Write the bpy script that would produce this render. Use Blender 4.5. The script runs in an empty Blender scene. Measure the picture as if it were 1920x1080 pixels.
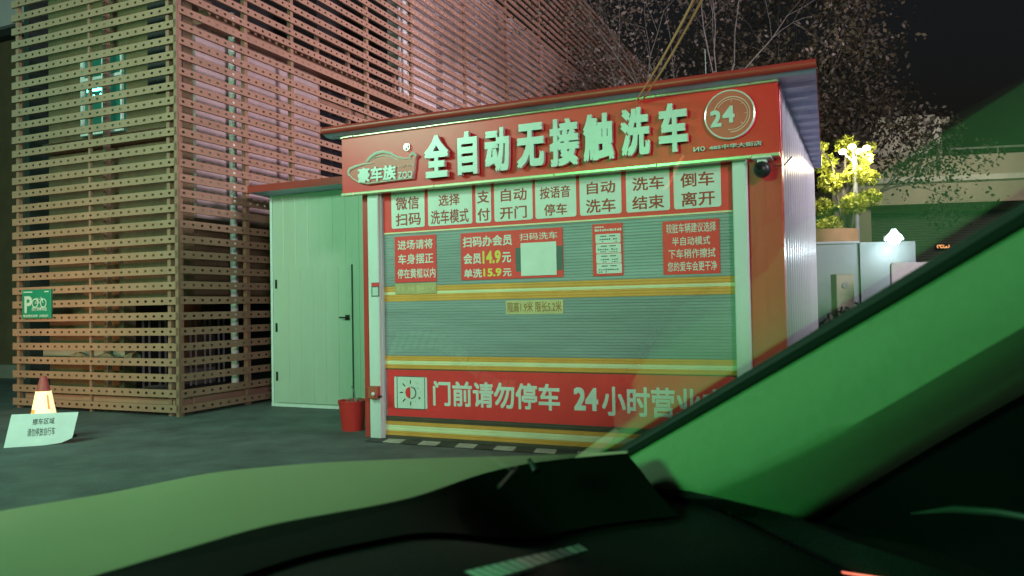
import bpy, math, random
import numpy as np
from mathutils import Vector, Matrix
random.seed(7)
SC = bpy.context.scene
COL = SC.collection

# ------------------------------------------------------------------ camera
F_PX, PIT, ROL, EYE = 1446.8, 0.0225, -0.0184, 1.2
_cp, _sp = math.cos(PIT), math.sin(PIT)
_R = np.array([1, 0, 0.]); FWD = np.array([0, _cp, _sp]); _U = np.array([0, -_sp, _cp])
RGT = math.cos(ROL) * _R + math.sin(ROL) * _U
UPV = -math.sin(ROL) * _R + math.cos(ROL) * _U
cam_d = bpy.data.cameras.new('camera'); cam = bpy.data.objects.new('camera', cam_d); COL.objects.link(cam)
cam_d.sensor_width = 36; cam_d.lens = F_PX / 1920 * 36; cam_d.clip_start = 0.02; cam_d.clip_end = 500
cam_d.dof.use_dof = True; cam_d.dof.focus_distance = 8.0; cam_d.dof.aperture_fstop = 5.6
_m = np.eye(4); _m[:3, 0] = RGT; _m[:3, 1] = UPV; _m[:3, 2] = -FWD; _m[:3, 3] = (0, 0, EYE)
cam.matrix_world = Matrix(_m.tolist())
SC.camera = cam
SC.render.resolution_x, SC.render.resolution_y = 1024, 576
SC.view_settings.view_transform = 'Standard'; SC.view_settings.look = 'None'
SC.view_settings.exposure = -0.1; SC.view_settings.gamma = 1
SC.cycles.max_bounces = 6; SC.cycles.transparent_max_bounces = 12
SC.cycles.sample_clamp_indirect = 4

# ------------------------------------------------------------------ night sky
W = bpy.data.worlds.new('World'); SC.world = W; W.use_nodes = True
sky = W.node_tree.nodes.new('ShaderNodeTexSky'); sky.sky_type = 'NISHITA'; sky.sun_disc = False
sky.sun_elevation = math.radians(-4); sky.sun_rotation = math.radians(140)
W.node_tree.links.new(sky.outputs[0], W.node_tree.nodes['Background'].inputs[0])
W.node_tree.nodes['Background'].inputs[1].default_value = 0.7

# ------------------------------------------------------------------ inferred and added lamps outside the frame
def area(name, loc, tgt, power, col, sx, sy, spread=180):
    d = bpy.data.lights.new(name, 'AREA'); d.energy = power; d.color = col; d.shape = 'RECTANGLE'
    d.size = sx; d.size_y = sy; d.spread = math.radians(spread)
    o = bpy.data.objects.new(name, d); COL.objects.link(o); o.location = loc
    o.rotation_euler = (Vector(tgt) - Vector(loc)).to_track_quat('-Z', 'Y').to_euler()
    return o
area('green_sign_front_light', (-6.2, 3.6, 4.6), (-1.5, 8.5, 1.2), 440, (0.47, 0.93, 0.64), 2.4, 1.0)
area('green_sign_side_light', (-5.6, -2.2, 3.1), (1, 3, 1.2), 420, (0.12, 1.0, 0.28), 1.6, 1.0)
area('street_lamp_light', (4.0, -9.0, 4.9), (0.5, 8, 1.5), 1000, (1.0, 0.86, 0.98), 2.2, 1.2)
area('facade_fill_light', (11.5, 2.0, 6.5), (-1.0, 18, 5.0), 980, (1.0, 0.84, 0.96), 4.5, 3.0, 80)  # added lamp without a known source, brightens the slatted face
area('low_side_fill_light', (11.0, 3.0, 1.6), (3, 7, 2), 110, (0.66, 0.66, 1.0), 2.0, 0.8)  # invented low lamp that brightens the roof underside and side wall
area('warm_low_fill_light', (-7.6, 5.6, 0.7), (-5.4, 10.0, 1.2), 12, (1.0, 0.42, 0.22), 0.8, 0.3, 52)  # added warm light for the low left slats, no known source
area('overpass_fill_light', (15.0, 22.0, 5.0), (16, 30, 6.8), 300, (1.0, 0.84, 0.66), 0.8, 0.5)  # extra lamp added so the overpass is bright enough

# ------------------------------------------------------------------ frames and pixel -> place helpers
def frame(x, y, a):
    return Matrix.Translation((x, y, 0)) @ Matrix.Rotation(a, 4, 'Z')
AK = -0.4311
KF = frame(-1.3143, 7.1867, AK)             # wash booth: u right, y inwards, z up
AB = -0.4129
BF = frame(-3.8278, 8.8061, AB)             # lattice building: corner at origin
CARA = math.radians(41)
CF = frame(0, 0, CARA)                      # car: x right, y forward
WF = Matrix.Identity(4)

def ray(px, py):
    return FWD + RGT * (px - 960) / F_PX - UPV * (py - 540) / F_PX
def hit(fr, px, py, axis, val):
    """where the sight line through a photo point meets the plane axis=val of a frame (frame coordinates)"""
    inv = np.array(fr.inverted()); d = inv[:3, :3] @ ray(px, py); o = inv[:3, :3] @ np.array([0, 0, EYE]) + inv[:3, 3]
    t = (val - o[axis]) / d[axis]
    return o + t * d
def KP(px, py, o=0.0):
    p = hit(KF, px, py, 1, -o); return p[0], p[2]
def LP(px, py, y=0.0):
    p = hit(BF, px, py, 1, y); return p[0], p[2]
def RP(px, py, x=0.0):
    p = hit(BF, px, py, 0, x); return p[1], p[2]
def GP(px, py, z=0.0, fr=WF):
    return hit(fr, px, py, 2, z)
def DP(px, py, depth):
    return np.array([0, 0, EYE]) + ray(px, py) * depth / 1.0

# ------------------------------------------------------------------ materials
def mat(name, col, rough=0.6, metal=0.0, var=0.15, vscale=6.0, bump=0.0, bscale=40.0, emit=None, estr=0.0, spec=0.5, coat=0.0, stretch=None, dirt=None):
    m = bpy.data.materials.new(name); m.use_nodes = True
    nt = m.node_tree; b = nt.nodes['Principled BSDF']
    b.inputs['Roughness'].default_value = rough; b.inputs['Metallic'].default_value = metal
    b.inputs['Specular IOR Level'].default_value = spec
    b.inputs['Coat Weight'].default_value = coat
    c = (*col, 1)
    tc = nt.nodes.new('ShaderNodeTexCoord'); mp = nt.nodes.new('ShaderNodeMapping')
    nt.links.new(tc.outputs['Object'], mp.inputs[0])
    if stretch: mp.inputs['Scale'].default_value = stretch
    if var > 0:
        n = nt.nodes.new('ShaderNodeTexNoise'); n.inputs['Scale'].default_value = vscale; n.inputs['Detail'].default_value = 6
        n.inputs['Roughness'].default_value = 0.65
        nt.links.new(mp.outputs[0], n.inputs['Vector'])
        r = nt.nodes.new('ShaderNodeValToRGB'); r.color_ramp.elements[0].position = 0.3; r.color_ramp.elements[1].position = 0.7
        lo = [max(0, x * (1 - var)) for x in col] if dirt is None else [x * (1 - var) + d * var for x, d in zip(col, dirt)]
        r.color_ramp.elements[0].color = (*lo, 1)
        r.color_ramp.elements[1].color = (*[min(1, x * (1 + var * 0.6)) for x in col], 1)
        nt.links.new(n.outputs[0], r.inputs[0]); nt.links.new(r.outputs[0], b.inputs['Base Color'])
    else:
        b.inputs['Base Color'].default_value = c
    if bump > 0:
        n2 = nt.nodes.new('ShaderNodeTexNoise'); n2.inputs['Scale'].default_value = bscale; n2.inputs['Detail'].default_value = 4
        nt.links.new(mp.outputs[0], n2.inputs['Vector'])
        bp = nt.nodes.new('ShaderNodeBump'); bp.inputs['Strength'].default_value = bump; bp.inputs['Distance'].default_value = 0.01
        nt.links.new(n2.outputs[0], bp.inputs['Height']); nt.links.new(bp.outputs[0], b.inputs['Normal'])
    if emit:
        b.inputs['Emission Color'].default_value = (*emit, 1); b.inputs['Emission Strength'].default_value = estr
    return m

def leaf_mat(name, c0, c1):
    m = bpy.data.materials.new(name); m.use_nodes = True; nt = m.node_tree; b = nt.nodes['Principled BSDF']
    g = nt.nodes.new('ShaderNodeNewGeometry'); r = nt.nodes.new('ShaderNodeValToRGB')
    r.color_ramp.elements[0].color = (*c0, 1); r.color_ramp.elements[1].color = (*c1, 1)
    nt.links.new(g.outputs['Random Per Island'], r.inputs[0]); nt.links.new(r.outputs[0], b.inputs['Base Color'])
    b.inputs['Roughness'].default_value = 0.55
    tr = nt.nodes.new('ShaderNodeBsdfTranslucent'); nt.links.new(r.outputs[0], tr.inputs[0])
    mx = nt.nodes.new('ShaderNodeMixShader'); mx.inputs[0].default_value = 0.35
    nt.links.new(b.outputs[0], mx.inputs[1]); nt.links.new(tr.outputs[0], mx.inputs[2])
    nt.links.new(mx.outputs[0], nt.nodes['Material Output'].inputs[0])
    return m

def glass_mat(name, tint, refl=1.5):
    m = bpy.data.materials.new(name); m.use_nodes = True; nt = m.node_tree
    for n in list(nt.nodes):
        if n.type != 'OUTPUT_MATERIAL': nt.nodes.remove(n)
    t = nt.nodes.new('ShaderNodeBsdfTransparent'); t.inputs[0].default_value = (*tint, 1)
    g = nt.nodes.new('ShaderNodeBsdfGlossy'); g.inputs['Roughness'].default_value = 0.02
    f = nt.nodes.new('ShaderNodeFresnel'); f.inputs[0].default_value = 1.5
    k = nt.nodes.new('ShaderNodeMath'); k.operation = 'MULTIPLY'; k.use_clamp = True; k.inputs[1].default_value = refl
    mx = nt.nodes.new('ShaderNodeMixShader')
    nt.links.new(f.outputs[0], k.inputs[0]); nt.links.new(k.outputs[0], mx.inputs[0])
    nt.links.new(t.outputs[0], mx.inputs[1]); nt.links.new(g.outputs[0], mx.inputs[2])
    nt.links.new(mx.outputs[0], nt.nodes['Material Output'].inputs[0])
    return m

M = {}
M['asphalt'] = mat('asphalt', (0.125, 0.135, 0.14), 0.75, var=0.4, vscale=2.2, bump=0.9, bscale=45)
M['slat'] = mat('slat_paint', (0.39, 0.21, 0.15), 0.55, var=0.22, vscale=2.5, dirt=(0.2, 0.12, 0.08))
M['post'] = mat('post_paint', (0.34, 0.18, 0.125), 0.55, var=0.2, vscale=3)
M['panel_mauve'] = mat('panel_mauve', (0.46, 0.34, 0.34), 0.7, var=0.25, vscale=1.4, stretch=(1, 1, 0.35), bump=0.1, bscale=12)
M['panel_pale'] = mat('panel_pale', (0.80, 0.68, 0.71), 0.55, var=0.12, vscale=1.2, stretch=(1, 1, 0.3))
M['wall_brown'] = mat('wall_brown', (0.17, 0.115, 0.06), 0.85, var=0.25, vscale=2, bump=0.3, bscale=30)
M['shade_black'] = mat('shade_black', (0.03, 0.028, 0.03), 0.8)  # near-black paint that stands for shade in hollows
M['white_pipe'] = mat('white_pipe', (0.7, 0.68, 0.68), 0.4, var=0.1)
M['frame_white'] = mat('frame_white', (0.75, 0.76, 0.74), 0.4, var=0.08)
M['win_glow_glass'] = mat('window_glow_glass', (0.02, 0.10, 0.07), 0.03, var=0, spec=1.0, emit=(0.02, 0.30, 0.19), estr=0.22)  # green sign's reflection put into the pane as colour and glow
M['win_dark'] = mat('window_dark', (0.015, 0.016, 0.02), 0.05, var=0, spec=0.9)
M['steel'] = mat('steel', (0.62, 0.62, 0.6), 0.25, 1.0, var=0.1)
M['white_panel'] = mat('white_panel', (0.47, 0.52, 0.43), 0.32, var=0.16, vscale=2.2, stretch=(1, 1, 0.25), dirt=(0.4, 0.38, 0.3))
M['side_panel'] = mat('side_panel', (0.40, 0.41, 0.44), 0.28, var=0.14, vscale=2.5, stretch=(1, 1, 0.2), bump=0.25, bscale=5)
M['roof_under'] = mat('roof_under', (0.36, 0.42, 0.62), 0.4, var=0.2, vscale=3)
M['red_paint'] = mat('red_paint', (0.38, 0.035, 0.03), 0.38, var=0.18, vscale=3, dirt=(0.22, 0.05, 0.04))
M['red_column'] = mat('red_column', (0.58, 0.05, 0.045), 0.3, var=0.15, vscale=2.0, stretch=(1, 1, 0.3))
M['red_board'] = mat('red_board', (0.74, 0.012, 0.022), 0.35, var=0.1, vscale=1.2)
M['red_print'] = mat('red_print', (0.93, 0.035, 0.045), 0.5, var=0.12, vscale=3)
M['brown_red_print'] = mat('brown_red_print', (0.42, 0.035, 0.03), 0.5, var=0.1)
M['white_print'] = mat('white_print', (0.74, 0.73, 0.70), 0.5, var=0.08, vscale=5)
M['grey_print'] = mat('grey_print', (0.10, 0.11, 0.11), 0.5, var=0.1)
M['yellow_print'] = mat('yellow_print', (0.85, 0.62, 0.10), 0.5, var=0.08)
M['cream'] = mat('cream_sticker', (0.66, 0.50, 0.26), 0.5, var=0.15)
M['tan_print'] = mat('tan_print', (0.40, 0.17, 0.06), 0.5, var=0.1)
M['faded_cream'] = mat('faded_cream', (0.50, 0.36, 0.17), 0.55, var=0.2)
M['shutter'] = mat('shutter_grey', (0.31, 0.335, 0.345), 0.38, var=0.25, vscale=1.2, stretch=(0.4, 1, 5))
M['stripe_orange'] = mat('stripe_orange', (0.82, 0.36, 0.08), 0.45, var=0.15, vscale=3)
M['stripe_pale'] = mat('stripe_pale', (0.85, 0.76, 0.50), 0.45, var=0.12, vscale=3)
M['stripe_dark'] = mat('stripe_dark', (0.11, 0.07, 0.055), 0.5, var=0.2)
M['jamb'] = mat('jamb_white', (0.72, 0.72, 0.72), 0.35, var=0.1, vscale=2, stretch=(1, 1, 0.3))
M['letter'] = mat('letter_face', (0.60, 0.64, 0.62), 0.3, var=0.05, spec=0.8)
M['chrome'] = mat('chrome', (0.82, 0.80, 0.74), 0.2, 0.2, var=0)
M['trim'] = mat('gilt_trim', (0.86, 0.80, 0.55), 0.22, 0.55, var=0.08)
M['emblem'] = mat('emblem_red', (0.62, 0.10, 0.08), 0.35, var=0.05)
M['emblem_line'] = mat('emblem_line', (0.80, 0.50, 0.44), 0.35, var=0)
M['black'] = mat('black_plastic', (0.018, 0.018, 0.02), 0.4, var=0.1)
M['rubber'] = mat('rubber', (0.01, 0.011, 0.012), 0.7, var=0.1)
M['hz_white'] = mat('hazard_white', (0.5, 0.48, 0.42), 0.7, var=0.35, vscale=8)
M['hz_black'] = mat('hazard_black', (0.05, 0.05, 0.05), 0.7, var=0.3)
M['bucket'] = mat('bucket_red', (0.72, 0.03, 0.03), 0.4, var=0.12)
M['box_red'] = mat('box_red', (0.5, 0.1, 0.06), 0.4, var=0.1)
M['cone_red'] = mat('cone_red', (0.5, 0.08, 0.08), 0.5, var=0.1)
M['placard'] = mat('placard_white', (0.72, 0.76, 0.76), 0.5, var=0.08)
M['ink'] = mat('ink', (0.04, 0.045, 0.05), 0.5, var=0)
M['sign_green'] = mat('sign_green', (0.02, 0.27, 0.17), 0.4, var=0.08)
M['sign_white'] = mat('sign_white', (0.6, 0.75, 0.68), 0.4, var=0)
M['concrete'] = mat('concrete', (0.38, 0.34, 0.28), 0.85, var=0.2, vscale=0.6, bump=0.2, bscale=8)
M['concrete_pale'] = mat('concrete_pale', (0.50, 0.50, 0.46), 0.85, var=0.3, vscale=1.1, bump=0.2, bscale=8)
M['clay'] = mat('clay', (0.40, 0.22, 0.11), 0.8, var=0.2)
M['white_wall'] = mat('white_wall', (0.15, 0.175, 0.175), 0.7, var=0.1, vscale=0.8)
M['shade_grey'] = mat('shade_grey', (0.11, 0.12, 0.12), 0.7, var=0.15, stretch=(0.2, 0.2, 12))
M['khaki'] = mat('khaki_metal', (0.30, 0.28, 0.20), 0.5, var=0.12)
M['bark'] = mat('bark', (0.085, 0.075, 0.068), 0.85, var=0.3, vscale=6, bump=0.4, bscale=25)
M['pole'] = mat('pole_grey', (0.20, 0.21, 0.21), 0.5, var=0.1)
M['leaf_brown'] = leaf_mat('leaf_brown', (0.022, 0.017, 0.011), (0.095, 0.072, 0.05))
M['leaf_dull'] = leaf_mat('leaf_dull', (0.03, 0.024, 0.018), (0.16, 0.12, 0.10))
M['leaf_green'] = leaf_mat('leaf_green', (0.13, 0.17, 0.015), (0.44, 0.46, 0.06))
M['bush'] = leaf_mat('bush_leaf', (0.02, 0.025, 0.015), (0.06, 0.07, 0.04))
M['car_paint'] = mat('car_paint', (0.82, 0.60, 0.46), 0.55, 0.0, var=0.06, vscale=1.5, spec=0.3)
M['trim_cloth'] = mat('pillar_cloth', (0.22, 0.27, 0.17), 0.9, var=0.06, vscale=60, bump=0.08, bscale=300, spec=0.1)
M['dash'] = mat('dash_plastic', (0.006, 0.006, 0.008), 0.75, var=0.2, vscale=30, bump=0.2, bscale=220, spec=0.25)
M['cowl'] = mat('cowl_plastic', (0.006, 0.006, 0.006), 0.8, var=0.3, vscale=10, spec=0.2)
M['door_dark'] = mat('door_dark', (0.004, 0.004, 0.006), 0.8, var=0.2, spec=0.2)
M['grey_trim'] = mat('grey_trim', (0.05, 0.045, 0.05), 0.5, var=0.1)
M['vent_trim'] = mat('vent_trim', (0.9, 0.9, 0.9), 0.35, 0.1, var=0.2, vscale=40)
M['windscreen'] = glass_mat('windscreen_glass', (0.93, 0.96, 0.94), 1.7)
M['side_glass'] = mat('dark_side_glass', (0.004, 0.004, 0.006), 0.25, var=0, spec=0.25)
M['streak_copper'] = mat('streak_copper', (0.85, 0.50, 0.28), 0.3, 0.6, var=0)  # colour of the glare streaks modelled as rods
M['lamp_warm'] = mat('lamp_warm', (0.9, 0.85, 0.7), 0.4, var=0, emit=(1.0, 0.86, 0.55), estr=14)
M['lamp_cool'] = mat('lamp_cool', (0.9, 0.95, 1.0), 0.4, var=0, emit=(0.80, 0.95, 1.0), estr=16)
M['lamp_dome'] = mat('lamp_dome', (0.9, 0.95, 1.0), 0.4, var=0, emit=(0.72, 0.92, 1.0), estr=5)
M['lamp_amber'] = mat('lamp_amber', (0.9, 0.5, 0.2), 0.4, var=0, emit=(1.0, 0.42, 0.16), estr=1.6)
M['cone_glow'] = mat('cone_glow', (0.9, 0.75, 0.5), 0.4, var=0, emit=(1.0, 0.80, 0.42), estr=1.5)  # headlight glare off the reflective sleeve put in as emission
M['cone_glow_orange'] = mat('cone_glow_orange', (0.9, 0.4, 0.1), 0.4, var=0, emit=(1.0, 0.30, 0.06), estr=1.0)  # same put-in glare on the orange marks
M['led_red'] = mat('led_red', (0.9, 0.2, 0.15), 0.4, var=0, emit=(1.0, 0.22, 0.14), estr=1.6)

# ------------------------------------------------------------------ mesh builder
BASE = {}
class MB:
    def __init__(s): s.v = []; s.f = []; s.m = []
    def add(s, vs, fs, mi=0):
        k = len(s.v); s.v += [tuple(map(float, p)) for p in vs]
        s.f += [tuple(k + i for i in f) for f in fs]; s.m += [mi] * len(fs) if isinstance(mi, int) else list(mi)
        return s
    def quad(s, a, b, c, d, mi=0): return s.add([a, b, c, d], [(0, 1, 2, 3)], mi)
    def box(s, x0, x1, y0, y1, z0, z1, mi=0):
        v = [(x0, y0, z0), (x1, y0, z0), (x1, y1, z0), (x0, y1, z0), (x0, y0, z1), (x1, y0, z1), (x1, y1, z1), (x0, y1, z1)]
        return s.add(v, [(0, 3, 2, 1), (4, 5, 6, 7), (0, 1, 5, 4), (1, 2, 6, 5), (2, 3, 7, 6), (3, 0, 4, 7)], mi)
    def bbox(s, x0, x1, y0, y1, z0, z1, b, mi=0):
        """box whose four long vertical-section edges (seen from -y) are chamfered by b"""
        ring = lambda y, e: [(x0 + e, y, z0 + e), (x1 - e, y, z0 + e), (x1 - e, y, z1 - e), (x0 + e, y, z1 - e)]
        v = ring(y0, b) + ring(y0 + b, 0) + ring(y1, 0)
        f = [(0, 1, 2, 3)]
        for k in (0, 4):
            for i in range(4):
                j = (i + 1) % 4; f.append((k + i, k + 4 + i, k + 4 + j, k + j))
        f.append((11, 10, 9, 8))
        return s.add(v, f, mi)
    def prism(s, pts, y0, y1, mi=0, ms=None):
        """outline in (u,z) between planes y0 (front) and y1"""
        n = len(pts); v = [(p[0], y0, p[1]) for p in pts] + [(p[0], y1, p[1]) for p in pts]
        f = [tuple(range(n)), tuple(range(2 * n - 1, n - 1, -1))]
        f += [(i, n + i, n + (i + 1) % n, (i + 1) % n) for i in range(n)]
        return s.add(v, f, [mi, mi] + [mi if ms is None else ms] * n)
    def tube(s, pts, r, n=8, mi=0, cap=True):
        pts = [np.array(p, float) for p in pts]; rs = r if hasattr(r, '__len__') else [r] * len(pts)
        v = []; up = None
        for i, p in enumerate(pts):
            t = pts[min(i + 1, len(pts) - 1)] - pts[max(i - 1, 0)]; t = t / (np.linalg.norm(t) + 1e-9)
            a = np.cross(t, [0, 0, 1.] if abs(t[2]) < 0.95 else [1., 0, 0]) if up is None else up - t * (up @ t)
            a = a / (np.linalg.norm(a) + 1e-9); up = a; b = np.cross(t, a)
            v += [p + rs[i] * (a * math.cos(2 * math.pi * k / n) + b * math.sin(2 * math.pi * k / n)) for k in range(n)]
        f = []
        for i in range(len(pts) - 1):
            for k in range(n):
                f.append((i * n + k, i * n + (k + 1) % n, (i + 1) * n + (k + 1) % n, (i + 1) * n + k))
        if cap: f += [tuple(range(n - 1, -1, -1)), tuple((len(pts) - 1) * n + k for k in range(n))]
        return s.add(v, f, mi)
    def lathe(s, prof, c, n=24, mi=0, mis=None):
        v = []; f = []; mm = []
        for r, z in prof:
            v += [(c[0] + r * math.cos(2 * math.pi * k / n), c[1] + r * math.sin(2 * math.pi * k / n), c[2] + z) for k in range(n)]
        for i in range(len(prof) - 1):
            for k in range(n):
                f.append((i * n + k, i * n + (k + 1) % n, (i + 1) * n + (k + 1) % n, (i + 1) * n + k)); mm.append(mi if mis is None else mis[i])
        return s.add(v, f, mm)
    def ball(s, c, r, mi=0, n=12, m=8, sz=1.0):
        return s.lathe([(max(1e-4, r * math.sin(math.pi * i / m)), -r * sz * math.cos(math.pi * i / m)) for i in range(m + 1)], c, n, mi)
    def grid(s, P, mi=0, mis=None):
        """P: rows x cols of points"""
        R, C = len(P), len(P[0]); v = [p for row in P for p in row]; f = []; mm = []
        for i in range(R - 1):
            for j in range(C - 1):
                f.append((i * C + j, i * C + j + 1, (i + 1) * C + j + 1, (i + 1) * C + j)); mm.append(mi if mis is None else mis[i])
        return s.add(v, f, mm)
    def text(s, body, u0, z1, u1, z0, y, bold=0.0, depth=0.0, mi=0, ms=None, mirror=False):
        # heavier strokes: the same glyphs set down again a hair aside and a hair deeper, no swollen outlines
        if bold <= .005: return s.text1(body, u0, z1, u1, z0, y, 0, depth, mi, ms, mirror)
        v = glyphs(body, 0, depth)[0]; k = bold * 1.1
        du = k * (u1 - u0) / (v[:, 0].max() - v[:, 0].min()); dz = k * (z1 - z0) / (v[:, 1].max() - v[:, 1].min())
        for q, (a, c) in enumerate(((0, 0), (-1, -1), (1, -1), (-1, 1), (1, 1))):
            s.text1(body, u0 + du + a * du, z1 - dz + c * dz, u1 - du + a * du, z0 + dz + c * dz, y + q * .00025, 0, depth, mi, ms, mirror)
        return s
    def text1(s, body, u0, z1, u1, z0, y, bold=0.0, depth=0.0, mi=0, ms=None, mirror=False):
        v, f, nz = glyphs(body, bold, depth)
        x0, x1 = v[:, 0].min(), v[:, 0].max(); a0, a1 = v[:, 1].min(), v[:, 1].max()
        X = (v[:, 0] - x0) / (x1 - x0); Z = (v[:, 1] - a0) / (a1 - a0)
        if mirror: X = 1 - X
        Y = y - (v[:, 2] + (depth if depth else 0))
        vs = list(zip(u0 + X * (u1 - u0), Y, z0 + Z * (z1 - z0)))
        return s.add(vs, f, [mi if (ms is None or q) else ms for q in nz])
    def build(s, name, mats, parent=None, fr=WF, base=None, smooth=False):
        me = bpy.data.meshes.new(name)
        if parent is not None: b = BASE[parent.name]
        else: b = base if base is not None else (0, 0, 0)
        vv = [(p[0] - b[0], p[1] - b[1], p[2] - b[2]) for p in s.v]
        me.from_pydata(vv, [], s.f)
        for m in (mats if isinstance(mats, (list, tuple)) else [mats]): me.materials.append(M[m])
        me.polygons.foreach_set('material_index', s.m)
        if smooth: me.polygons.foreach_set('use_smooth', [True] * len(s.f))
        me.validate(); me.update()
        o = bpy.data.objects.new(name, me); COL.objects.link(o)
        if parent is not None: o.parent = parent
        else: o.matrix_world = fr @ Matrix.Translation(b)
        BASE[o.name] = b
        if smooth:
            try: me.set_sharp_from_angle(angle=math.radians(40))
            except Exception: pass
        return o

_gc = {}
def glyphs(body, bold, depth):
    key = (body, bold, depth)
    if key in _gc: return _gc[key]
    c = bpy.data.curves.new('lettering', 'FONT'); c.body = body; c.size = 1; c.offset = bold; c.extrude = depth; c.resolution_u = 3
    o = bpy.data.objects.new('lettering', c); COL.objects.link(o)
    me = o.to_mesh()
    v = np.array([x.co[:] for x in me.vertices]); f = [tuple(p.vertices) for p in me.polygons]
    nz = [abs(p.normal.z) > 0.7 for p in me.polygons]
    o.to_mesh_clear(); bpy.data.objects.remove(o); bpy.data.curves.remove(c)
    _gc[key] = (v, f, nz); return _gc[key]

def tag(o, label=None, cat=None, group=None, kind=None):
    if label: o['label'] = label
    if cat: o['category'] = cat
    if group: o['group'] = group
    if kind: o['kind'] = kind
    return o
def thing(name, label, cat, fr=WF, base=(0, 0, 0), group=None):
    o = bpy.data.objects.new(name, None); COL.objects.link(o); o.matrix_world = fr @ Matrix.Translation(base)
    o.empty_display_size = 0.2
    BASE[o.name] = base; return tag(o, label, cat, group)
def copy_tree(o, parent=None):
    c = o.copy(); COL.objects.link(c); BASE[c.name] = BASE.get(o.name, (0, 0, 0))
    if parent is not None: c.parent = parent
    for ch in list(o.children): copy_tree(ch, c)
    return c

# ================================================================== SETTING
g = MB(); N = 40
g.quad((-150, -60, 0), (150, -60, 0), (150, 240, 0), (-150, 240, 0))
tag(g.build('ground', 'asphalt'), kind='structure')

# ------------------------------------------------------------------ lattice building
bld = thing('lattice_building', 'tall building wrapped in a rust-red screen of perforated horizontal slats', 'building', BF)
PITCH_H = 0.134
xh0, ztop = LP(35.6, 82.5); xh1, zt1 = LP(314.6, 17.8)
_, z35 = LP(308.5, 620.3); 
HP = (xh1 - xh0) / 20
zr = [zt1]
# row pitch from two traced rows: 16 rows between the row at y=158 and the one at y=620
_, za = LP(305.3, 305.5)
rows_between = round((zt1 - za) / 0.178)
PZ = (zt1 - za) / rows_between
_, zbot = LP(308.5, 766.2)
def slat_rows(zlo, zhi):
    z = zt1
    while z + PZ < zhi: z += PZ
    out = []
    while z > zlo: out.append(z); z -= PZ
    return out
SH = 0.088
def slats(rows, a0, a1, hole0, pitch, fn, lip=0.03, gaps=None):
    """perforated slats: fn(s, off, z) -> point; holes at hole0 + k*pitch between a0 and a1"""
    V = []; Fq = []
    ks = np.arange(math.ceil((a0 + pitch * .5 - hole0) / pitch), math.floor((a1 - pitch * .5 - hole0) / pitch) + 1)
    cs = hole0 + ks * pitch
    oct_ = [(0.023 * math.cos(a), 0.0155 * math.sin(a)) for a in np.arange(8) * math.pi / 4]
    hw = pitch / 2; hh = SH / 2
    rect = [(hw, 0), (hw, hh), (0, hh), (-hw, hh), (-hw, 0), (-hw, -hh), (0, -hh), (hw, -hh)]
    for z in rows:
        jit = random.uniform(-.004, .004)
        for c in cs:
            k = len(V)
            for (a, b) in rect: V.append(fn(c + a, 0, z + b + jit))
            for (a, b) in oct_: V.append(fn(c + a, 0, z + b + jit))
            for (a, b) in oct_: V.append(fn(c + a, 0.006, z + b + jit))
            for i in range(8):
                j = (i + 1) % 8
                Fq.append((k + i, k + j, k + 8 + j, k + 8 + i)); Fq.append((k + 8 + i, k + 8 + j, k + 16 + j, k + 16 + i))
        lo, hi = cs[0] - hw, cs[-1] + hw
        for (s0, s1) in ((a0, lo), (hi, a1)):
            if s1 - s0 > 0.003:
                k = len(V); V += [fn(s0, 0, z - hh + jit), fn(s1, 0, z - hh + jit), fn(s1, 0, z + hh + jit), fn(s0, 0, z + hh + jit)]; Fq.append((k, k + 1, k + 2, k + 3))
        for e in (-hh, hh):
            k = len(V); V += [fn(a0, 0, z + e + jit), fn(a1, 0, z + e + jit), fn(a1, lip, z + e + jit), fn(a0, lip, z + e + jit)]; Fq.append((k, k + 1, k + 2, k + 3))
    b = MB(); b.v = [tuple(map(float, p)) for p in V]; b.f = Fq; b.m = [0] * len(Fq); return b
# heights of the right-hand face
ytop, ZTOP = RP(1130, 35)
ywt, ZWALL = RP(1030, 90, -0.3)
yL = 26.0
xl = -2.86
o = slats([z for z in slat_rows(zbot - .05, 7.6)], xl, 0.02, xh0, HP, lambda s, o_, z: (s, o_, z)).build('slat_screen', 'slat', bld)
tag(o, 'narrow slat screen facing the lot')
o = slats(slat_rows(zbot - .05, ZTOP), 0.02, yL, 0.09, 0.134, lambda s, o_, z: (0.03 - o_, s, z)).build('slat_screen', 'slat', bld)
tag(o, 'long slat screen running back beside the booth')
# posts
def post(x0, x1, y0, y1, z0, z1, m='post', nm='post'): return MB().box(x0, x1, y0, y1, z0, z1).build(nm, m, bld)
post(-0.06, 0.0, 0.035, 0.10, 0, 7.6, nm='corner_post'); post(-0.02, 0.024, 0.0, 0.05, 0, ZTOP, nm='corner_post')
for px, w, y in ((33, .05, .032), (168, .035, .032), (197, .06, .22), (316, .05, .04)):
    x, _ = LP(px, 400, y); post(x - w / 2, x + w / 2, y, y + w, 0, 7.6)
for yy in (1.15, 2.05, 3.9, 5.3, 7.4, 9.5, 11.6, 13.7, 16.0, 18.5, 21): post(-0.06, -0.002, yy - .03, yy + .03, 0, ZTOP - .05)
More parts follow.
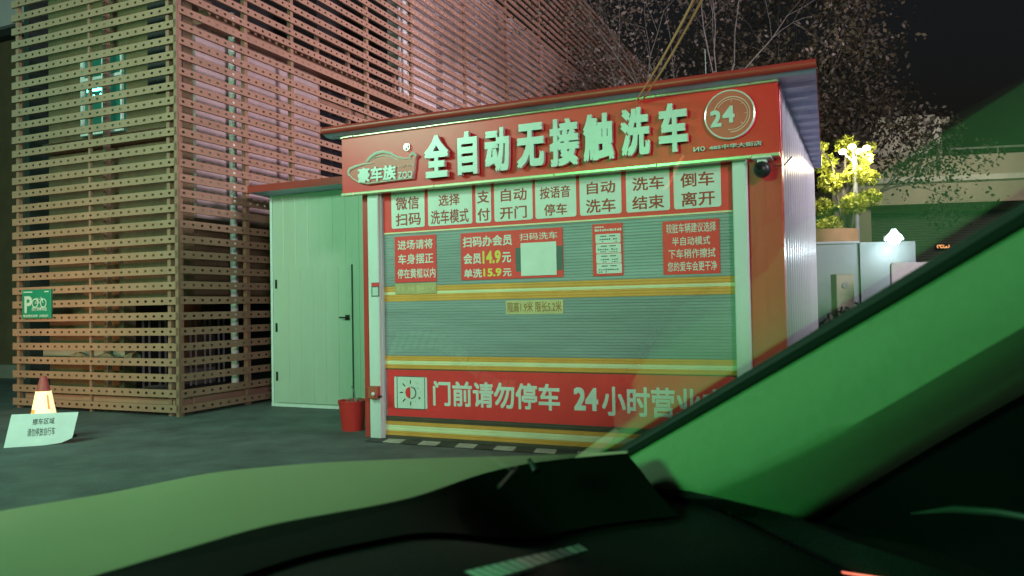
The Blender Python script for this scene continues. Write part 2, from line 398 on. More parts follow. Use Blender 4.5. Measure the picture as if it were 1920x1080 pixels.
# walls behind the screens
lw = MB(); lw.box(-2.74, -1.36, 0.42, 0.6, 0, 7.7); lw.box(-1.358, -0.35, 0.42, 0.6, 1.35, 7.7); lw.build('wall', 'wall_brown', bld)
dk = MB(); dk.box(-0.75, -0.32, 0.28, 0.42, 3.9, 7.7); dk.build('shade_slab', 'shade_black', bld)  # dark slab standing for the shade behind the slats
rw = MB(); rw.box(-0.6, -0.30, 0.6, 3.0, 2.35, 4.75); rw.build('wall', 'panel_mauve', bld)
rl_ = MB(); rl_.box(-0.75, -0.6, 3.4, 26, 0, 2.35); rl_.box(-0.75, -0.6, 0.6, 3.4, 1.35, 2.35); rl_.build('wall', 'wall_brown', bld)
# long pale cladding panels with open joints
ys = [5.35, 6.9, 8.7, 10.4, 12.6, 15.2, 19, 26]
for i in range(len(ys) - 1):
    a = ys[i] + (.06 if i % 2 else .0) + .10; b_ = ys[i + 1] - .14
    zsplit = 4.95
    for (q0, q1) in ((0.2, zsplit - .015), (zsplit + .015, ZWALL)):
        MB().bbox(-0.62, -0.34 + .004 * i, a, b_, q0, q1, .01).build('cladding_panel', 'panel_pale', bld)
bk = MB(); bk.box(-3.5, -3.4, 0.6, 6, 0, 7.2); bk.box(-3.4, -0.8, 5.0, 5.1, 0, 4.6); bk.box(-2.2, -2.0, 5.2, 26, 0, 7.2); bk.build('back_wall', 'shade_black', bld)
fl = MB(); fl.box(-2.0, -0.1, 0.6, 26, 4.74, 4.9); fl.build('floor_edge', 'post', bld)
# glazed opening between the two stretches of wall
MB().box(-0.42, -0.38, 3.05, 5.3, 2.2, 5.4).build('window', 'win_dark', bld)
wf = MB()
for yy in (3.05, 3.85, 5.25): wf.box(-0.38, -0.33, yy - .03, yy + .03, 2.2, 5.4)
for zz in (2.2, 5.4, 4.4): wf.box(-0.378, -0.335, 3.08, 5.22, zz - .03, zz + .03)
wf.build('window_frame', 'post', bld)
MB().box(-.30, -.26, 5.30, 5.55, 0.3, ZWALL).build('pilaster', 'white_pipe', bld)
# little plain white window high on the long face
y0, z0 = RP(990, 150, -.32); y1, z1 = RP(1012, 110, -.32)
w2 = MB(); w2.box(-.33, -.31, y0, y0 + .55, z0 - .3, z1 + .35)
mats_w = MB(); w2.build('window', 'frame_white', bld)
# white drain pipe behind the long screen
yp, _ = RP(437, 300, -.22)
MB().tube([(-.22, yp, 0.1), (-.22, yp, 5.05)], 0.048, 12).build('drain_pipe', 'white_pipe', bld, smooth=True)
# window in the narrow face
xa, za1 = LP(150, 112, .38); xb, zb1 = LP(232, 245, .38)
wn = MB().box(xa, xb, .385, .42, zb1, za1).build('window', 'win_glow_glass', bld)
xm, _ = LP(196, 180, .38); xq, _ = LP(156, 180, .38); _, zt_ = LP(175, 152, .38)
fr_ = MB()
for (p, q) in ((xq - .02, xq + .025), (xm - .025, xm + .025), (xb - .03, xb)): fr_.box(p, q, .355, .384, zb1 + .04, za1 - .04)
for z in (zb1, za1 - .04, zt_): fr_.box(xq - .02, xb, .352, .383, z, z + .04)
o = fr_.build('frame', 'frame_white', wn)
# the lit green shop sign across the lot, seen mirrored in this window
wc = np.array(BF @ Vector(((xq + xm) / 2 + .01, .385, LP(175, 172, .385)[1]))); nn = np.array(BF.to_3x3() @ Vector((0, -1, 0)))
dv = wc - np.array([0, 0, EYE]); dv /= np.linalg.norm(dv); rv = dv - 2 * (dv @ nn) * nn
lp = wc + rv * 6.5
area('green_led_sign_light', tuple(lp), tuple(wc), 45, (0.08, 1.0, 0.72), .5, .16)
_, zl = LP(170, 262, .38); MB().box(-2.7, -.36, .30, .42, zl - .12, zl).build('ledge', 'post', bld)
_, zk = LP(200, 660, .3)
MB().box(-2.7, -1.2, .30, .42, zk - .06, zk + .05).build('ledge', 'concrete', bld)
MB().box(-2.70, -.10, .06, .30, .09, .19).build('base_beam', 'slat', bld); MB().box(-.26, -.07, .32, 6, .10, .20).build('base_beam', 'slat', bld)

# neighbouring wall at the far left
nb = thing('side_building', 'plain brown wall standing back to the left of the slatted building', 'building', BF, (-5, 3.2, 0))
zn = LP(10, 78, 3.2)[1]; zn2 = LP(10, 48, 2.9)[1]
MB().box(-9, -2.9, 3.2, 3.5, 0.25, zn).build('wall', 'wall_brown', nb)
MB().box(-9, -2.9, 2.9, 3.5, zn2, 9).build('upper_wall', 'panel_pale', nb)
MB().box(-9, -2.9, 3.0, 3.5, zn, zn2).build('shadow_band', 'shade_black', nb)  # shadow line below the upper wall, painted as a dark band
MB().box(-9, -2.9, 3.0, 3.5, 0, 0.25).build('plinth', 'concrete', nb)

# bicycle hoops behind the screen
def hoop_mesh(h=1.14, w=.19):
    b = MB(); r = w / 2
    pts = [(-r, 0, 0), (-r, 0, h - r)] + [(-r * math.cos(a), 0, h - r + r * math.sin(a)) for a in np.linspace(0, math.pi, 9)[1:-1]] + [(r, 0, h - r), (r, 0, 0)]
    return b.tube(pts, .016, 8)
A_ = GP(226, 742); B_ = GP(452, 712)
hp0 = None
NH = 9
for i in range(NH):
    t = i / (NH - 1); p = A_ * (1 - t) + B_ * t
    if hp0 is None:
        hp0 = thing('bicycle_hoop', 'x', 'bike rack', WF, (0, 0, 0), 'bicycle hoops in a row inside the slatted screen')
        hoop_mesh().build('hoop', 'white_pipe', hp0, smooth=True)
        MB().box(-.11, .11, -.03, .03, 0, .012).build('foot_plate', 'steel', hp0)
        o = hp0
    else: o = copy_tree(hp0)
    o.location = (p[0], p[1], 0); o.rotation_euler = (0, 0, math.atan2(B_[1] - A_[1], B_[0] - A_[0]))
    tag(o, 'steel inverted-U bicycle hoop in the row behind the rust-red slats at the building corner')
# dull bundle and basin behind the slats
c = hit(BF, 195, 668, 1, .22)
b = MB(); rs = np.random.RandomState(3)
P = []
for i in range(9):
    row = []
    for j in range(17):
        x = c[0] - .55 + j * .07; a = i / 8 * math.pi
        row.append((x, .21 - .07 * math.cos(a) + rs.uniform(-.012, .012), c[2] - .06 + .12 * math.sin(a) * (.6 + .4 * math.sin(j * .9)) + rs.uniform(-.012, .012)))
    P.append(row)
b.grid(P); o = b.build('bundle', 'khaki', None, BF, (c[0], .21, c[2] - .06)); tag(o, 'crumpled khaki bundle lying behind the lower slats on the left', 'bundle')
q = GP(300, 738)
b = MB().lathe([(.10, .0), (.20, .10), (.215, .11), (.205, .105), (.10, .02), (.001, .015)], (0, 0, 0), 24)
o = b.build('wash_basin', 'white_panel', None, Matrix.Translation((q[0], q[1], 0)), (0, 0, 0), smooth=True); tag(o, 'pale round basin on the ground behind the slats by the corner post', 'basin')

# green bicycle parking sign
x0, z1 = LP(41, 544, -.03); x1, z0 = LP(95, 597, -.03)
sg = thing('parking_sign', 'small green bicycle parking sign fixed to the lower left slats', 'sign', BF, (x0, -.02, z0))
MB().bbox(x0, x1, -.03, -.008, z0, z1, .005).build('plate', 'sign_green', sg)
b = MB(); yy = -.034; w = x1 - x0; hgt = z1 - z0
sx = lambda f: x0 + f * w; szz = lambda f: z1 - f * hgt
b.text('P', sx(.10), szz(.22), sx(.37), szz(.80), yy, .02); b.build('lettering', 'sign_white', sg); b = MB()
b.text('自行车停车处', sx(.36), szz(.60), sx(.88), szz(.74), yy, .02); b.build('lettering', 'sign_white', sg); b = MB()
b.text('规范停放有序', sx(.05), szz(.86), sx(.56), szz(.95), yy, .02); b.text('文明出行', sx(.62), szz(.86), sx(.93), szz(.95), yy, .02); b.build('lettering', 'sign_white', sg); b = MB()
b.box(sx(.06), sx(.38), yy - .001, yy, szz(.10), szz(.06)); b.box(sx(.8), sx(.95), yy - .001, yy, szz(.10), szz(.06))
def ring(b, cx, cz, r0, r1, y, a0=0, a1=2 * math.pi, n=28, mi=0, th=.001):
    P = []
    for i in range(n + 1):
        a = a0 + (a1 - a0) * i / n; ca, sa = math.cos(a), math.sin(a)
        P.append([(cx + r0 * ca, y, cz + r0 * sa), (cx + r1 * ca, y, cz + r1 * sa)])
    b.grid(P, mi)
for fx in (.47, .76): ring(b, sx(fx), szz(.47), .055 * w / .5 * .75, .055 * w / .5, yy)
for (p, q_) in (((.47, .47), (.56, .34)), ((.56, .34), (.70, .34)), ((.70, .34), (.62, .47)), ((.62, .47), (.47, .47)), ((.76, .47), (.69, .28)), ((.62, .47), (.54, .30)), ((.50, .30), (.58, .30)), ((.65, .28), (.70, .28))):
    b.tube([(sx(p[0]), yy, szz(p[1])), (sx(q_[0]), yy, szz(q_[1]))], .0045, 4)
b.build('pictogram', 'sign_white', sg)

# ------------------------------------------------------------------ WASH BOOTH
KL, KH, KD = -0.085, 2.82, 4.1
UW1, UW2, UW3, UJ = 3.3009, 3.4108, 3.6524, 0.1226
bo = thing('wash_booth', 'red and white car wash booth with a printed roller shutter', 'booth', KF, (1.8, 0, 0))
def corr_x(u, y0, y1, z0, z1, pitch=.24, dep=.018, side=1):
    """wall in plane u, running along y with trapezoid ribs"""
    pts = []; y = y0
    while y < y1 - 1e-6:
        for f, d in ((0, 0), (.06, dep), (.14, dep), (.20, 0)):
            yy = y + f * pitch / .24
            if yy <= y1: pts.append((u + side * d, yy))
        y += pitch
    pts.append((u, y1)); return [[(p[0], p[1], z0) for p in pts], [(p[0], p[1], z1) for p in pts]]
MB().grid(corr_x(UW3 - .02, .06, KD, 0, KH, .22, .018)).build('side_wall', 'side_panel', bo)
MB().grid(corr_x(KL + .02, .06, KD, 0, KH, .22, .018, -1)).build('side_wall', 'side_panel', bo)
MB().box(KL + .03, UW3 - .03, KD - .04, KD, 0, KH).build('back_wall', 'side_panel', bo)
MB().bbox(KL, 0, 0, .09, 0, KH - .02, .004).build('column', 'red_column', bo)
b = MB(); b.bbox(UW2, UW3, 0, .09, 0, KH - .02, .005)
b.box(UW2 + .118, UW2 + .122, -.002, .0, 0, 2.3); b.build('column', 'red_column', bo)
b = MB(); b.bbox(0.003, UJ, -.05, .08, 0.0, KH - .3, .008); b.box(UJ, UJ + .012, -.01, .02, 0, KH - .3); jl = b.build('door_rail', 'jamb', bo)
b = MB(); b.bbox(UW1, UW2 - .003, -.05, .08, 0.0, KH - .3, .008); jr = b.build('door_rail', 'jamb', bo)
MB().box(UJ, UW1, -.02, .06, 2.28, KH - .02).build('header', 'red_column', bo)
# shutter: ribbed slats, printed bands by height
zz = lambda px, py: KP(px, py)[1]
bands = []   # (z from, z to, material)
def band(pts, m): bands.append((zz(717, pts[1]), zz(717, pts[0]), m))
band((538, 548), 1); band((548, 553.5), 2); band((553.5, 566), 1)
band((667, 676), 1); band((676, 683.5), 2); band((683.5, 691), 1)
band((780, 789), 3); band((789, 796), 1); band((796, 806.5), 2); band((806.5, 819.5), 1)
band((691, 693.5), 3)
def band_of(z):
    for a, b_, m in bands:
        if a <= z <= b_: return m
    return 0
edges = set(np.round(np.arange(0.0, 2.36, .0245), 4).tolist())
for a, b_, m in bands: edges |= {round(a, 4), round(b_, 4)}
edges = sorted(edges)
P = []; mi = []
for i, z in enumerate(edges):
    if i + 1 < len(edges):
        zn = edges[i + 1]; k = band_of((z + zn) / 2)
        P.append([(UJ + .002, .024, z), (1.7, .024, z), (UW1 - .002, .024, z)]); mi.append(k)
        P.append([(UJ + .002, .0205, z + .28 * (zn - z)), (1.7, .0205, z + .28 * (zn - z)), (UW1 - .002, .0205, z + .28 * (zn - z))]); mi.append(k)
        P.append([(UJ + .002, .0205, z + .85 * (zn - z)), (1.7, .0205, z + .85 * (zn - z)), (UW1 - .002, .0205, z + .85 * (zn - z))]); mi.append(k)
P.append([(UJ + .002, .024, edges[-1]), (1.7, .024, edges[-1]), (UW1 - .002, .024, edges[-1])])
sh = MB().grid(P, 0, mi).build('roller_shutter', ['shutter', 'stripe_orange', 'stripe_pale', 'stripe_dark'], bo)
MB().box(UJ + .004, UW1 - .004, .008, .03, 0.004, .03).build('bottom_bar', 'stripe_dark', sh)
# roof
ER0, ER1, EO = -.378, 3.916, .2
b = MB()
rz0, rz1 = 2.826, 2.886
b.add([(ER0, -EO, rz0 + .003), (ER1, -EO, rz0 + .003), (ER1 - .185, KD + .1, rz0 + .003), (ER0, KD + .1, rz0 + .003), (ER0, -EO, rz1), (ER1, -EO, rz1), (ER1 - .185, KD + .1, rz1), (ER0, KD + .1, rz1)],
      [(4, 5, 6, 7), (0, 1, 5, 4), (1, 2, 6, 5), (2, 3, 7, 6), (3, 0, 4, 7)])
rf = b.build('roof', 'red_paint', bo)
P0 = []; P1 = []
y = -EO + .004; k = 0
while y < KD + .1:
    f = (y + EO) / (KD + .1 + EO); ur = ER1 - .004 - .185 * f
    P0.append((ER0 + .004, y, rz0 - (.022 if k % 4 in (1, 2) else 0))); P1.append((ur, y, rz0 - (.022 if k % 4 in (1, 2) else 0)))
    y += (.05, .09, .05, .13)[k % 4]; k += 1
MB().grid([P0, P1]).build('roof_underside', 'roof_under', bo)
b = MB()   # rolled front gutter of the roof, with a dent
P = []
for i in range(7):
    a = -math.pi / 2 + math.pi * i / 6
    P.append([(u, -EO - .004 - .028 * math.cos(a) - (.008 if abs(u - 1.75) < .1 else 0), (rz0 + rz1) / 2 + .033 * math.sin(a)) for u in np.linspace(ER0, ER1, 30)])
b.grid(P); b.build('gutter', 'red_paint', rf, smooth=True)
# hazard strip on the ground in front of the door
hz = MB(); y0_, y1_ = -.22, -.03; wd = .183; ub = KP(733, 826)[0] - wd
for i in range(17):
    u0 = ub + i * wd
    hz.add([(u0, y1_, .006), (u0 + wd, y1_, .006), (u0 + wd + .05, y0_, .006), (u0 + .05, y0_, .006)], [(0, 3, 2, 1)], i % 2)
o = hz.build('hazard_strip', ['hz_black', 'hz_white'], None, KF, (1.7, -.1, 0)); tag(o, kind='structure')

# ---- fascia sign
FO = .1
FU0, FU1, FZ0, FZ1 = -.2344, 3.6463, 2.2462, 2.8245
FS = thing('fascia_sign', 'long red fascia sign with raised pale lettering along the booth eave', 'sign', KF, (1.7, -.05, FZ0))
b = MB(); b.box(FU0, FU1, -FO, -.052, FZ0 + .012, FZ1 - .012)
for px in (880, 1040, 1290):
    u = KP(px, 240, FO)[0]; b.box(u, u + .004, -FO - .0015, -FO, FZ0 + .03, FZ1 - .03)
b.build('board', 'red_board', FS)
_, zs0 = KP(643, 363.5, FO); _, zs1 = KP(640, 260, FO)
b = MB()
cuts = [FU0 - .004, FU0 + .14, FU0 + 1.0, 1.9, 2.75, 3.45, FU1 + .004]
for (zlo, zhi) in ((zs1 - .004, FZ1), ):
    for i in range(len(cuts) - 1): b.bbox(cuts[i] + .001, cuts[i + 1] - .001, -FO - .022, -.05, zlo + (.001 * (i % 3)), zhi + .001 * (i % 2), .005)
b.build('trim_strip', 'trim', FS)
b = MB()
for i in range(len(cuts) - 1): b.bbox(cuts[i] + .001, cuts[i + 1] - .001, -FO - .022, -.05, FZ0 + .001 * (i % 2), zs0 + .002, .005)
b.build('trim_strip', 'trim', FS)
def KB(tlx, tly, brx, bry, o=0.0):
    u0, z1 = KP(tlx, tly, o); u1, z0 = KP(brx, bry, o); return u0, z1, u1, z0
for ch, bx in (('全', (797, 256, 843, 331)), ('自', (859, 249, 897, 326)), ('动', (910, 243, 957, 320)), ('无', (970, 235, 1022, 312)), ('接', (1031, 226, 1087, 309)), ('触', (1094, 217, 1153, 299)), ('洗', (1164, 206, 1220, 290)), ('车', (1235, 197, 1291, 283))):
    b = MB(); b.text(ch, *KB(*bx, FO + .04), -FO - .02, .034, .02, 0, 1); b.build('letter', ['letter', 'chrome'], FS)
def poly_px(pts, o): return [KP(x, y, o) for x, y in pts]
# car-outline emblem
E7 = lambda x, y: (640 + x / 8.306, 240 + y / 8.306)
op = [E7(*p) for p in ((100, 690), (130, 640), (200, 580), (330, 535), (420, 465), (520, 390), (650, 355), (760, 375), (880, 430), (960, 462), (1050, 450), (1110, 375), (1190, 415), (1150, 480), (1140, 620), (1115, 790), (900, 815), (640, 850), (400, 880), (260, 850), (150, 780))]
b = MB(); pts = poly_px(op, FO + .03); b.prism(pts[::-1], -FO - .03, -FO - .001, 0, 1)
em = b.build('emblem', ['emblem', 'chrome'], FS)
b = MB(); yq = -FO - .034
def stroke(b, pxs, r, o=FO + .034):
    b.tube([(KP(*E7(*p), o)[0], yq, KP(*E7(*p), o)[1]) for p in pxs], r, 6)
stroke(b, [(115, 740), (108, 690), (135, 640), (220, 600), (360, 560), (500, 545)], [.006, .012, .014, .012, .008, .003])
stroke(b, [(400, 520), (440, 470), (530, 400), (650, 370), (760, 390), (880, 450), (970, 475), (1090, 470)], [.010, .016, .016, .015, .013, .009, .007, .005])
stroke(b, [(440, 510), (540, 450), (650, 425), (780, 450), (895, 510)], [.003, .005, .005, .004, .003])
stroke(b, [(1060, 450), (1110, 390), (1175, 430)], [.008, .018, .010])
stroke(b, [(120, 720), (180, 790), (290, 850), (420, 862), (640, 835), (900, 800), (1110, 775)], [.006, .005, .005, .005, .005, .004, .004])
b.build('outline', 'chrome', em, smooth=True)
b = MB(); b.text('豪车族', *KB(*E7(265, 632), *E7(862, 800), FO + .034), yq, .03, .006); b.build('lettering', ['letter', 'emblem_line'], em); b = MB()
b.text('ZOO', *KB(*E7(885, 690), *E7(1112, 770), FO + .034), yq, .01, .003); b.build('lettering', ['letter', 'emblem_line'], em); b = MB(); b.text('HEY CAR', *KB(*E7(895, 585), *E7(1140, 590), FO + .034), yq, .0, .002, 1)
b.build('lettering', ['letter', 'emblem_line'], em)
b = MB(); cu, cz = KP(762.8, 276, FO + .02); b.text('R', *KB(*E7(990, 250), *E7(1060, 335), FO + .02), -FO - .022, .01, .003); ring(b, cu, cz, .027, .034, -FO - .024); b.build('registered_mark', 'chrome', FS)
# round 24 hour emblem
cu, cz = KP(1367.8, 214.7, FO + .035); rr = KP(1416, 214.7, FO + .035)[0] - cu
b = MB(); b.prism([(cu + rr * math.cos(a), cz + rr * math.sin(a)) for a in np.linspace(0, 2 * math.pi, 48, endpoint=False)], -FO - .035, -FO - .001, 0, 1)
cl = b.build('round_emblem', ['emblem', 'chrome'], FS)
b = MB(); tp = [(cu + (rr - .004) * math.cos(a), -FO - .036, cz + (rr - .004) * math.sin(a)) for a in np.linspace(0, 2 * math.pi, 49)]
b.tube(tp, .0065, 8, 0, False); b.build('rim', 'chrome', cl, smooth=True)
b = MB(); yq2 = -FO - .0375
ring(b, cu + .015, cz, rr * .70, rr * .735, yq2, math.radians(-95), math.radians(165)); ring(b, cu + .015, cz, rr * .61, rr * .635, yq2, math.radians(-105), math.radians(150))
for a in (90, 0, 45, -45): b.tube([(cu + .015 + rr * .5 * math.cos(math.radians(a)), yq2, cz + rr * .5 * math.sin(math.radians(a))), (cu + .015 + rr * .6 * math.cos(math.radians(a)), yq2, cz + rr * .6 * math.sin(math.radians(a)))], .002, 4)
b.text('2', *KB(1331.5, 208.5, 1353, 237.5, FO + .037), yq2, .03, .003, 1); b.text('4', *KB(1354.4, 200, 1378, 229, FO + .037), yq2, .03, .003, 1)
b.build('dial', ['emblem_line', 'letter'], cl)
b = MB(); u0, z1, u1, z0 = KB(1301, 277, 1428.5, 272.5, FO + .01); du = u1 - u0
b.text('N', u0, z1, u0 + du * .085, z0 + .0, -FO - .01, .02, .008, mirror=True); b.text('O', u0 + du * .10, z1, u0 + du * .175, z0, -FO - .01, .02, .008)
b.text('485中华大街店', u0 + du * .235, z1, u1, z0, -FO - .01, .015, .008); b.build('branch_lettering', 'letter', FS)

# ---- printed sheets on the shutter
SY = .018
def sheet(name, label, cat, box, mats, th=.003, y=SY, rows=(), group=None):
    u0, z1, u1, z0 = box
    t = thing(name, label, cat, KF, (u0, y, z0), group)
    MB().box(u0, u1, y - th, y, z0, z1).build('sheet', mats, t)
    return t
def letters(t, rows, mats, y, bold=.015, name='lettering'):
    for r in rows:
        b = MB(); b.text(r[0], *KB(*r[1]), y, r[3] if len(r) > 3 else bold, 0, 0)
        o = b.build(name, mats if isinstance(mats, str) else mats[r[2] if len(r) > 2 else 0], t)
    return o
# step-by-step banner at the top
zb0 = KP(717, 440)[1]
t = thing('instruction_banner', 'red banner of eight white step panels across the shutter top', 'banner', KF, (1.7, SY, zb0))
MB().box(UJ + .02, UW1 - .01, SY - .003, SY, zb0, 2.285).build('sheet', 'red_print', t)
MB().box(UJ + .02, UW1 - .012, SY - .005, SY - .0032, zb0 + .002, zb0 + .014).build('edge_line', 'stripe_pale', t)
panels = [((732.8, 795), ('微信', (740.6, 370.6, 784.6, 391)), ('扫码', (740.6, 400.4, 788, 421))),
 ((801.5, 884.5), ('选择', (821, 365.4, 861, 383.5)), ('洗车模式', (806.7, 395, 878, 416))),
 ((891, 920), ('支', (893.5, 357.6, 916.3, 379.6)), ('付', (894, 391, 917.6, 413))),
 ((926, 998), ('自动', (937.6, 355, 987, 374.5)), ('开门', (936, 388, 987, 408))),
 ((1003.2, 1080), ('按语音', (1011, 351, 1068.6, 369)), ('停车', (1019, 383, 1062.7, 402))),
 ((1086.7, 1165), ('自动', (1099, 341.7, 1153, 360.5)), ('洗车', (1097.5, 374.4, 1154, 396))),
 ((1174, 1256), ('洗车', (1184.4, 333.3, 1245, 353.6)), ('结束', (1184.4, 368, 1245, 389.4))),
 ((1263.6, 1352.5), ('倒车', (1274.7, 325, 1339, 346.7)), ('离开', (1276.7, 360.5, 1340.5, 383.3)))]
zp0 = KP(735, 429)[1]
def rrect(u0, u1, z0, z1, r, n=5):
    out = []
    for cx, cz, a in ((u1 - r, z1 - r, 0), (u0 + r, z1 - r, 90), (u0 + r, z0 + r, 180), (u1 - r, z0 + r, 270)):
        for k in range(n): a_ = math.radians(a + 90 * k / (n - 1)); out.append((cx + r * math.cos(a_), cz + r * math.sin(a_)))
    return out
for (xa, xb), r1, r2 in panels:
    u0 = KP(xa, 400)[0]; u1 = KP(xb, 400)[0]
    pn = MB().prism(rrect(u0, u1, zp0, 2.268, .02)[::-1], SY - .0075, SY - .0032).build('step_panel', 'white_print', t)
    letters(pn, [r1, r2], 'brown_red_print', SY - .0085, .016)
t = sheet('notice_poster', 'red notice at the left of the shutter with three white lines', 'poster', KB(738, 444, 817, 527.4), 'red_print')
letters(t, [('进场请将', (744, 451, 810, 465)), ('车身摆正', (745, 477, 811, 493)), ('停在黄框以内', (743.7, 504.6, 815, 520))], 'white_print', SY - .0045, .012)
t = sheet('size_sticker', 'faded tan sticker under the left red notice with worn size limits', 'sticker', KB(739, 532, 817, 550), 'faded_cream', .002, SY - .001)
letters(t, [('限高1.9米 限长5.2米', (742, 536, 814.5, 547.5))], 'cream', SY - .004, .01)
t = sheet('price_poster', 'red price poster with yellow figures and a blank white square', 'poster', KB(862, 437.5, 1055, 519), 'red_print')
letters(t, [('扫码办会员', (866, 444.4, 959, 459)), ('会员', (867.6, 475.6, 901, 494)), ('元', (940, 473, 957, 491.5)), ('单洗', (868.4, 505, 902.6, 520)), ('元', (941.5, 503.6, 957.8, 517.5)), ('扫码洗车', (973, 437.5, 1044, 447), 0, .006),
            ('14.9', (903, 470.5, 937.6, 493), 1, .03), ('15.9', (904.7, 503.6, 939, 517.5), 1, .03)], ['white_print', 'yellow_print'], SY - .0045, .02)
u0, z1, u1, z0 = KB(965, 464.7, 1054, 506); MB().box(u0, u1, SY - .005, SY - .0035, z0, z1).build('dark_patch', 'grey_print', t)
u0, z1, u1, z0 = KB(975, 456, 1043, 515); MB().box(u0, u1, SY - .008, SY - .0055, z0, z1).build('white_square', 'white_print', t)
t = sheet('guide_board', 'narrow red board with four white cards on the shutter', 'board', KB(1109, 420.5, 1168, 516), 'red_print')
b = MB()
for k in range(4):
    x0_, y0_ = (230 + 7 * k) / 9 + 1090, (266 + 167 * k) / 9 + 410; x1_, y1_ = (655 + 8 * k) / 9 + 1090, (398 + 172 * k) / 9 + 410
    u0, z1, u1, z0 = KB(x0_, y0_, x1_, y1_); cd = MB().prism(rrect(u0, u1, z0, z1, .008)[::-1], SY - .008, SY - .0035).build('card', 'white_print', t)
    b = MB(); zt = z1 - .014
    b.box(u0 + .2 * (u1 - u0), u0 + .45 * (u1 - u0), SY - .0095, SY - .0083, zt - .008, zt); b.box(u0 + .55 * (u1 - u0), u0 + .8 * (u1 - u0), SY - .0095, SY - .0083, zt - .008, zt)
    random.seed(k)
    for q in range(9):
        uu = u0 + (.08 + .09 * q) * (u1 - u0)
        if random.random() < .8: b.box(uu, uu + .014, SY - .0095, SY - .0083, z0 + .026, z0 + .026 + random.uniform(.006, .012))
        if random.random() < .5: b.box(uu, uu + .012, SY - .0095, SY - .0083, z0 + .008, z0 + .008 + random.uniform(.005, .010))
    b.build('print', 'grey_print', cd)
b = MB(); u0, z1, u1, z0 = KB(1114, 425, 1163, 433)
for q in range(4): b.box(u0 + .02 * q, u0 + .02 * q + .015, SY - .0048, SY - .0033, z1 - .012, z1)
for q in range(11): b.box(u0 + .021 * q, u0 + .021 * q + (.013 if q % 3 else .018), SY - .0048, SY - .0033, z1 - .04, z1 - .022 - .003 * (q % 2))
b.build('heading', 'white_print', t)
t = sheet('notice_poster', 'red notice at the right of the shutter with four white lines', 'poster', KB(1241, 415.5, 1350, 512), 'red_print')
letters(t, [('较脏车辆建议选择', (1248, 420, 1342, 433)), ('半自动模式', (1259, 445, 1331, 457.5)), ('下车稍作擦拭', (1252.5, 468, 1341, 481.5)), ('您的爱车会更干净', (1251, 491.7, 1344, 506))], 'white_print', SY - .0045, .008)
t = sheet('size_sticker', 'cream sticker with brown size limits at the middle of the shutter', 'sticker', KB(946.7, 563.7, 1055, 588), 'cream', .002)
letters(t, [('限高1.9米 限长5.2米', (950, 566.5, 1052, 584.5))], 'tan_print', SY - .004, .012)
# big lower banner
u0 = UJ + .03; z1 = KP(726, 693)[1]; z0 = KP(726, 779.5)[1]
t = sheet('no_parking_banner', 'wide red banner with big white lettering low on the shutter', 'banner', (u0, z1, UW1 - .02, z0), 'red_print')
letters(t, [('门前请勿停车', (810, 714, 1049, 771)), ('24', (1074, 726.4, 1121, 771.5), 0, .03), ('小时营业中', (1127, 724, 1362, 790))], 'white_print', SY - .0045, .022)
u0, z1, u1, z0 = KB(737.8, 706.4, 800, 767.5)
ic = MB().prism(rrect(u0, u1, z0, z1, .012)[::-1], SY - .007, SY - .0033).build('day_night_panel', 'white_print', t)
b = MB(); yy = SY - .0082; cu, cz = (u0 + u1) / 2, (z0 + z1) / 2; hw = (u1 - u0) / 2
for (a, b2, c_, d_) in ((-.84, .84, .82, .86), (-.84, .84, -.86, -.82)): b.quad((cu + a * hw, yy, cz + c_ * hw), (cu + b2 * hw, yy, cz + c_ * hw), (cu + b2 * hw, yy, cz + d_ * hw), (cu + a * hw, yy, cz + d_ * hw))
for s_ in (-1, 1): b.quad((cu + s_ * .84 * hw, yy, cz - .82 * hw), (cu + (s_ * .84 + .04) * hw, yy, cz - .82 * hw), (cu + (s_ * .84 + .04) * hw, yy, cz + .82 * hw), (cu + s_ * .84 * hw, yy, cz + .82 * hw))
b.add([(cu, yy, cz)] + [(cu - .02 * hw + .30 * hw * math.cos(a), yy, cz + .30 * hw * math.sin(a)) for a in np.linspace(math.pi / 2, 1.5 * math.pi, 14)], [tuple(range(15))], 1)
ring(b, cu + .02 * hw, cz, .27 * hw, .33 * hw, yy, -math.pi / 2, math.pi / 2, 14, 0); ring(b, cu, cz, .30 * hw, .36 * hw, yy - .0005, math.radians(-55), math.radians(55), 10, 0)
for a in (90, 135, 180, 225, 270):
    a = math.radians(a); b.tube([(cu + .46 * hw * math.cos(a), yy, cz + .46 * hw * math.sin(a)), (cu + .66 * hw * math.cos(a), yy, cz + .66 * hw * math.sin(a))], .006, 4)
for (fx, fz, r) in ((.46, .24, .05), (.54, -.26, .09), (.42, .5, .03), (.6, .05, .025), (.3, -.45, .03)):
    b.add([(cu + fx * hw + r * hw * (1 if k % 2 == 0 else .5) * math.cos(k * math.pi / 5), yy, cz + fz * hw + r * hw * (1 if k % 2 == 0 else .5) * math.sin(k * math.pi / 5)) for k in range(10)], [tuple(range(10))], 0)
b.build('pictogram', ['grey_print', 'red_print'], ic)
# sticker on the door rail
t = sheet('rail_sticker', 'small grey sticker with red heading on the left white rail', 'sticker', KB(696.5, 530, 711.5, 556, .05), 'grey_print', .002, -.0505)
u0, z1, u1, z0 = KB(697, 531, 711, 536.5, .05); MB().box(u0, u1, -.0545, -.0528, z0, z1).build('heading', 'red_print', t)
u0, z1, u1, z0 = KB(698.5, 539, 709.5, 554, .05); MB().box(u0, u1, -.0545, -.0528, z0, z1).build('square', 'letter', t)
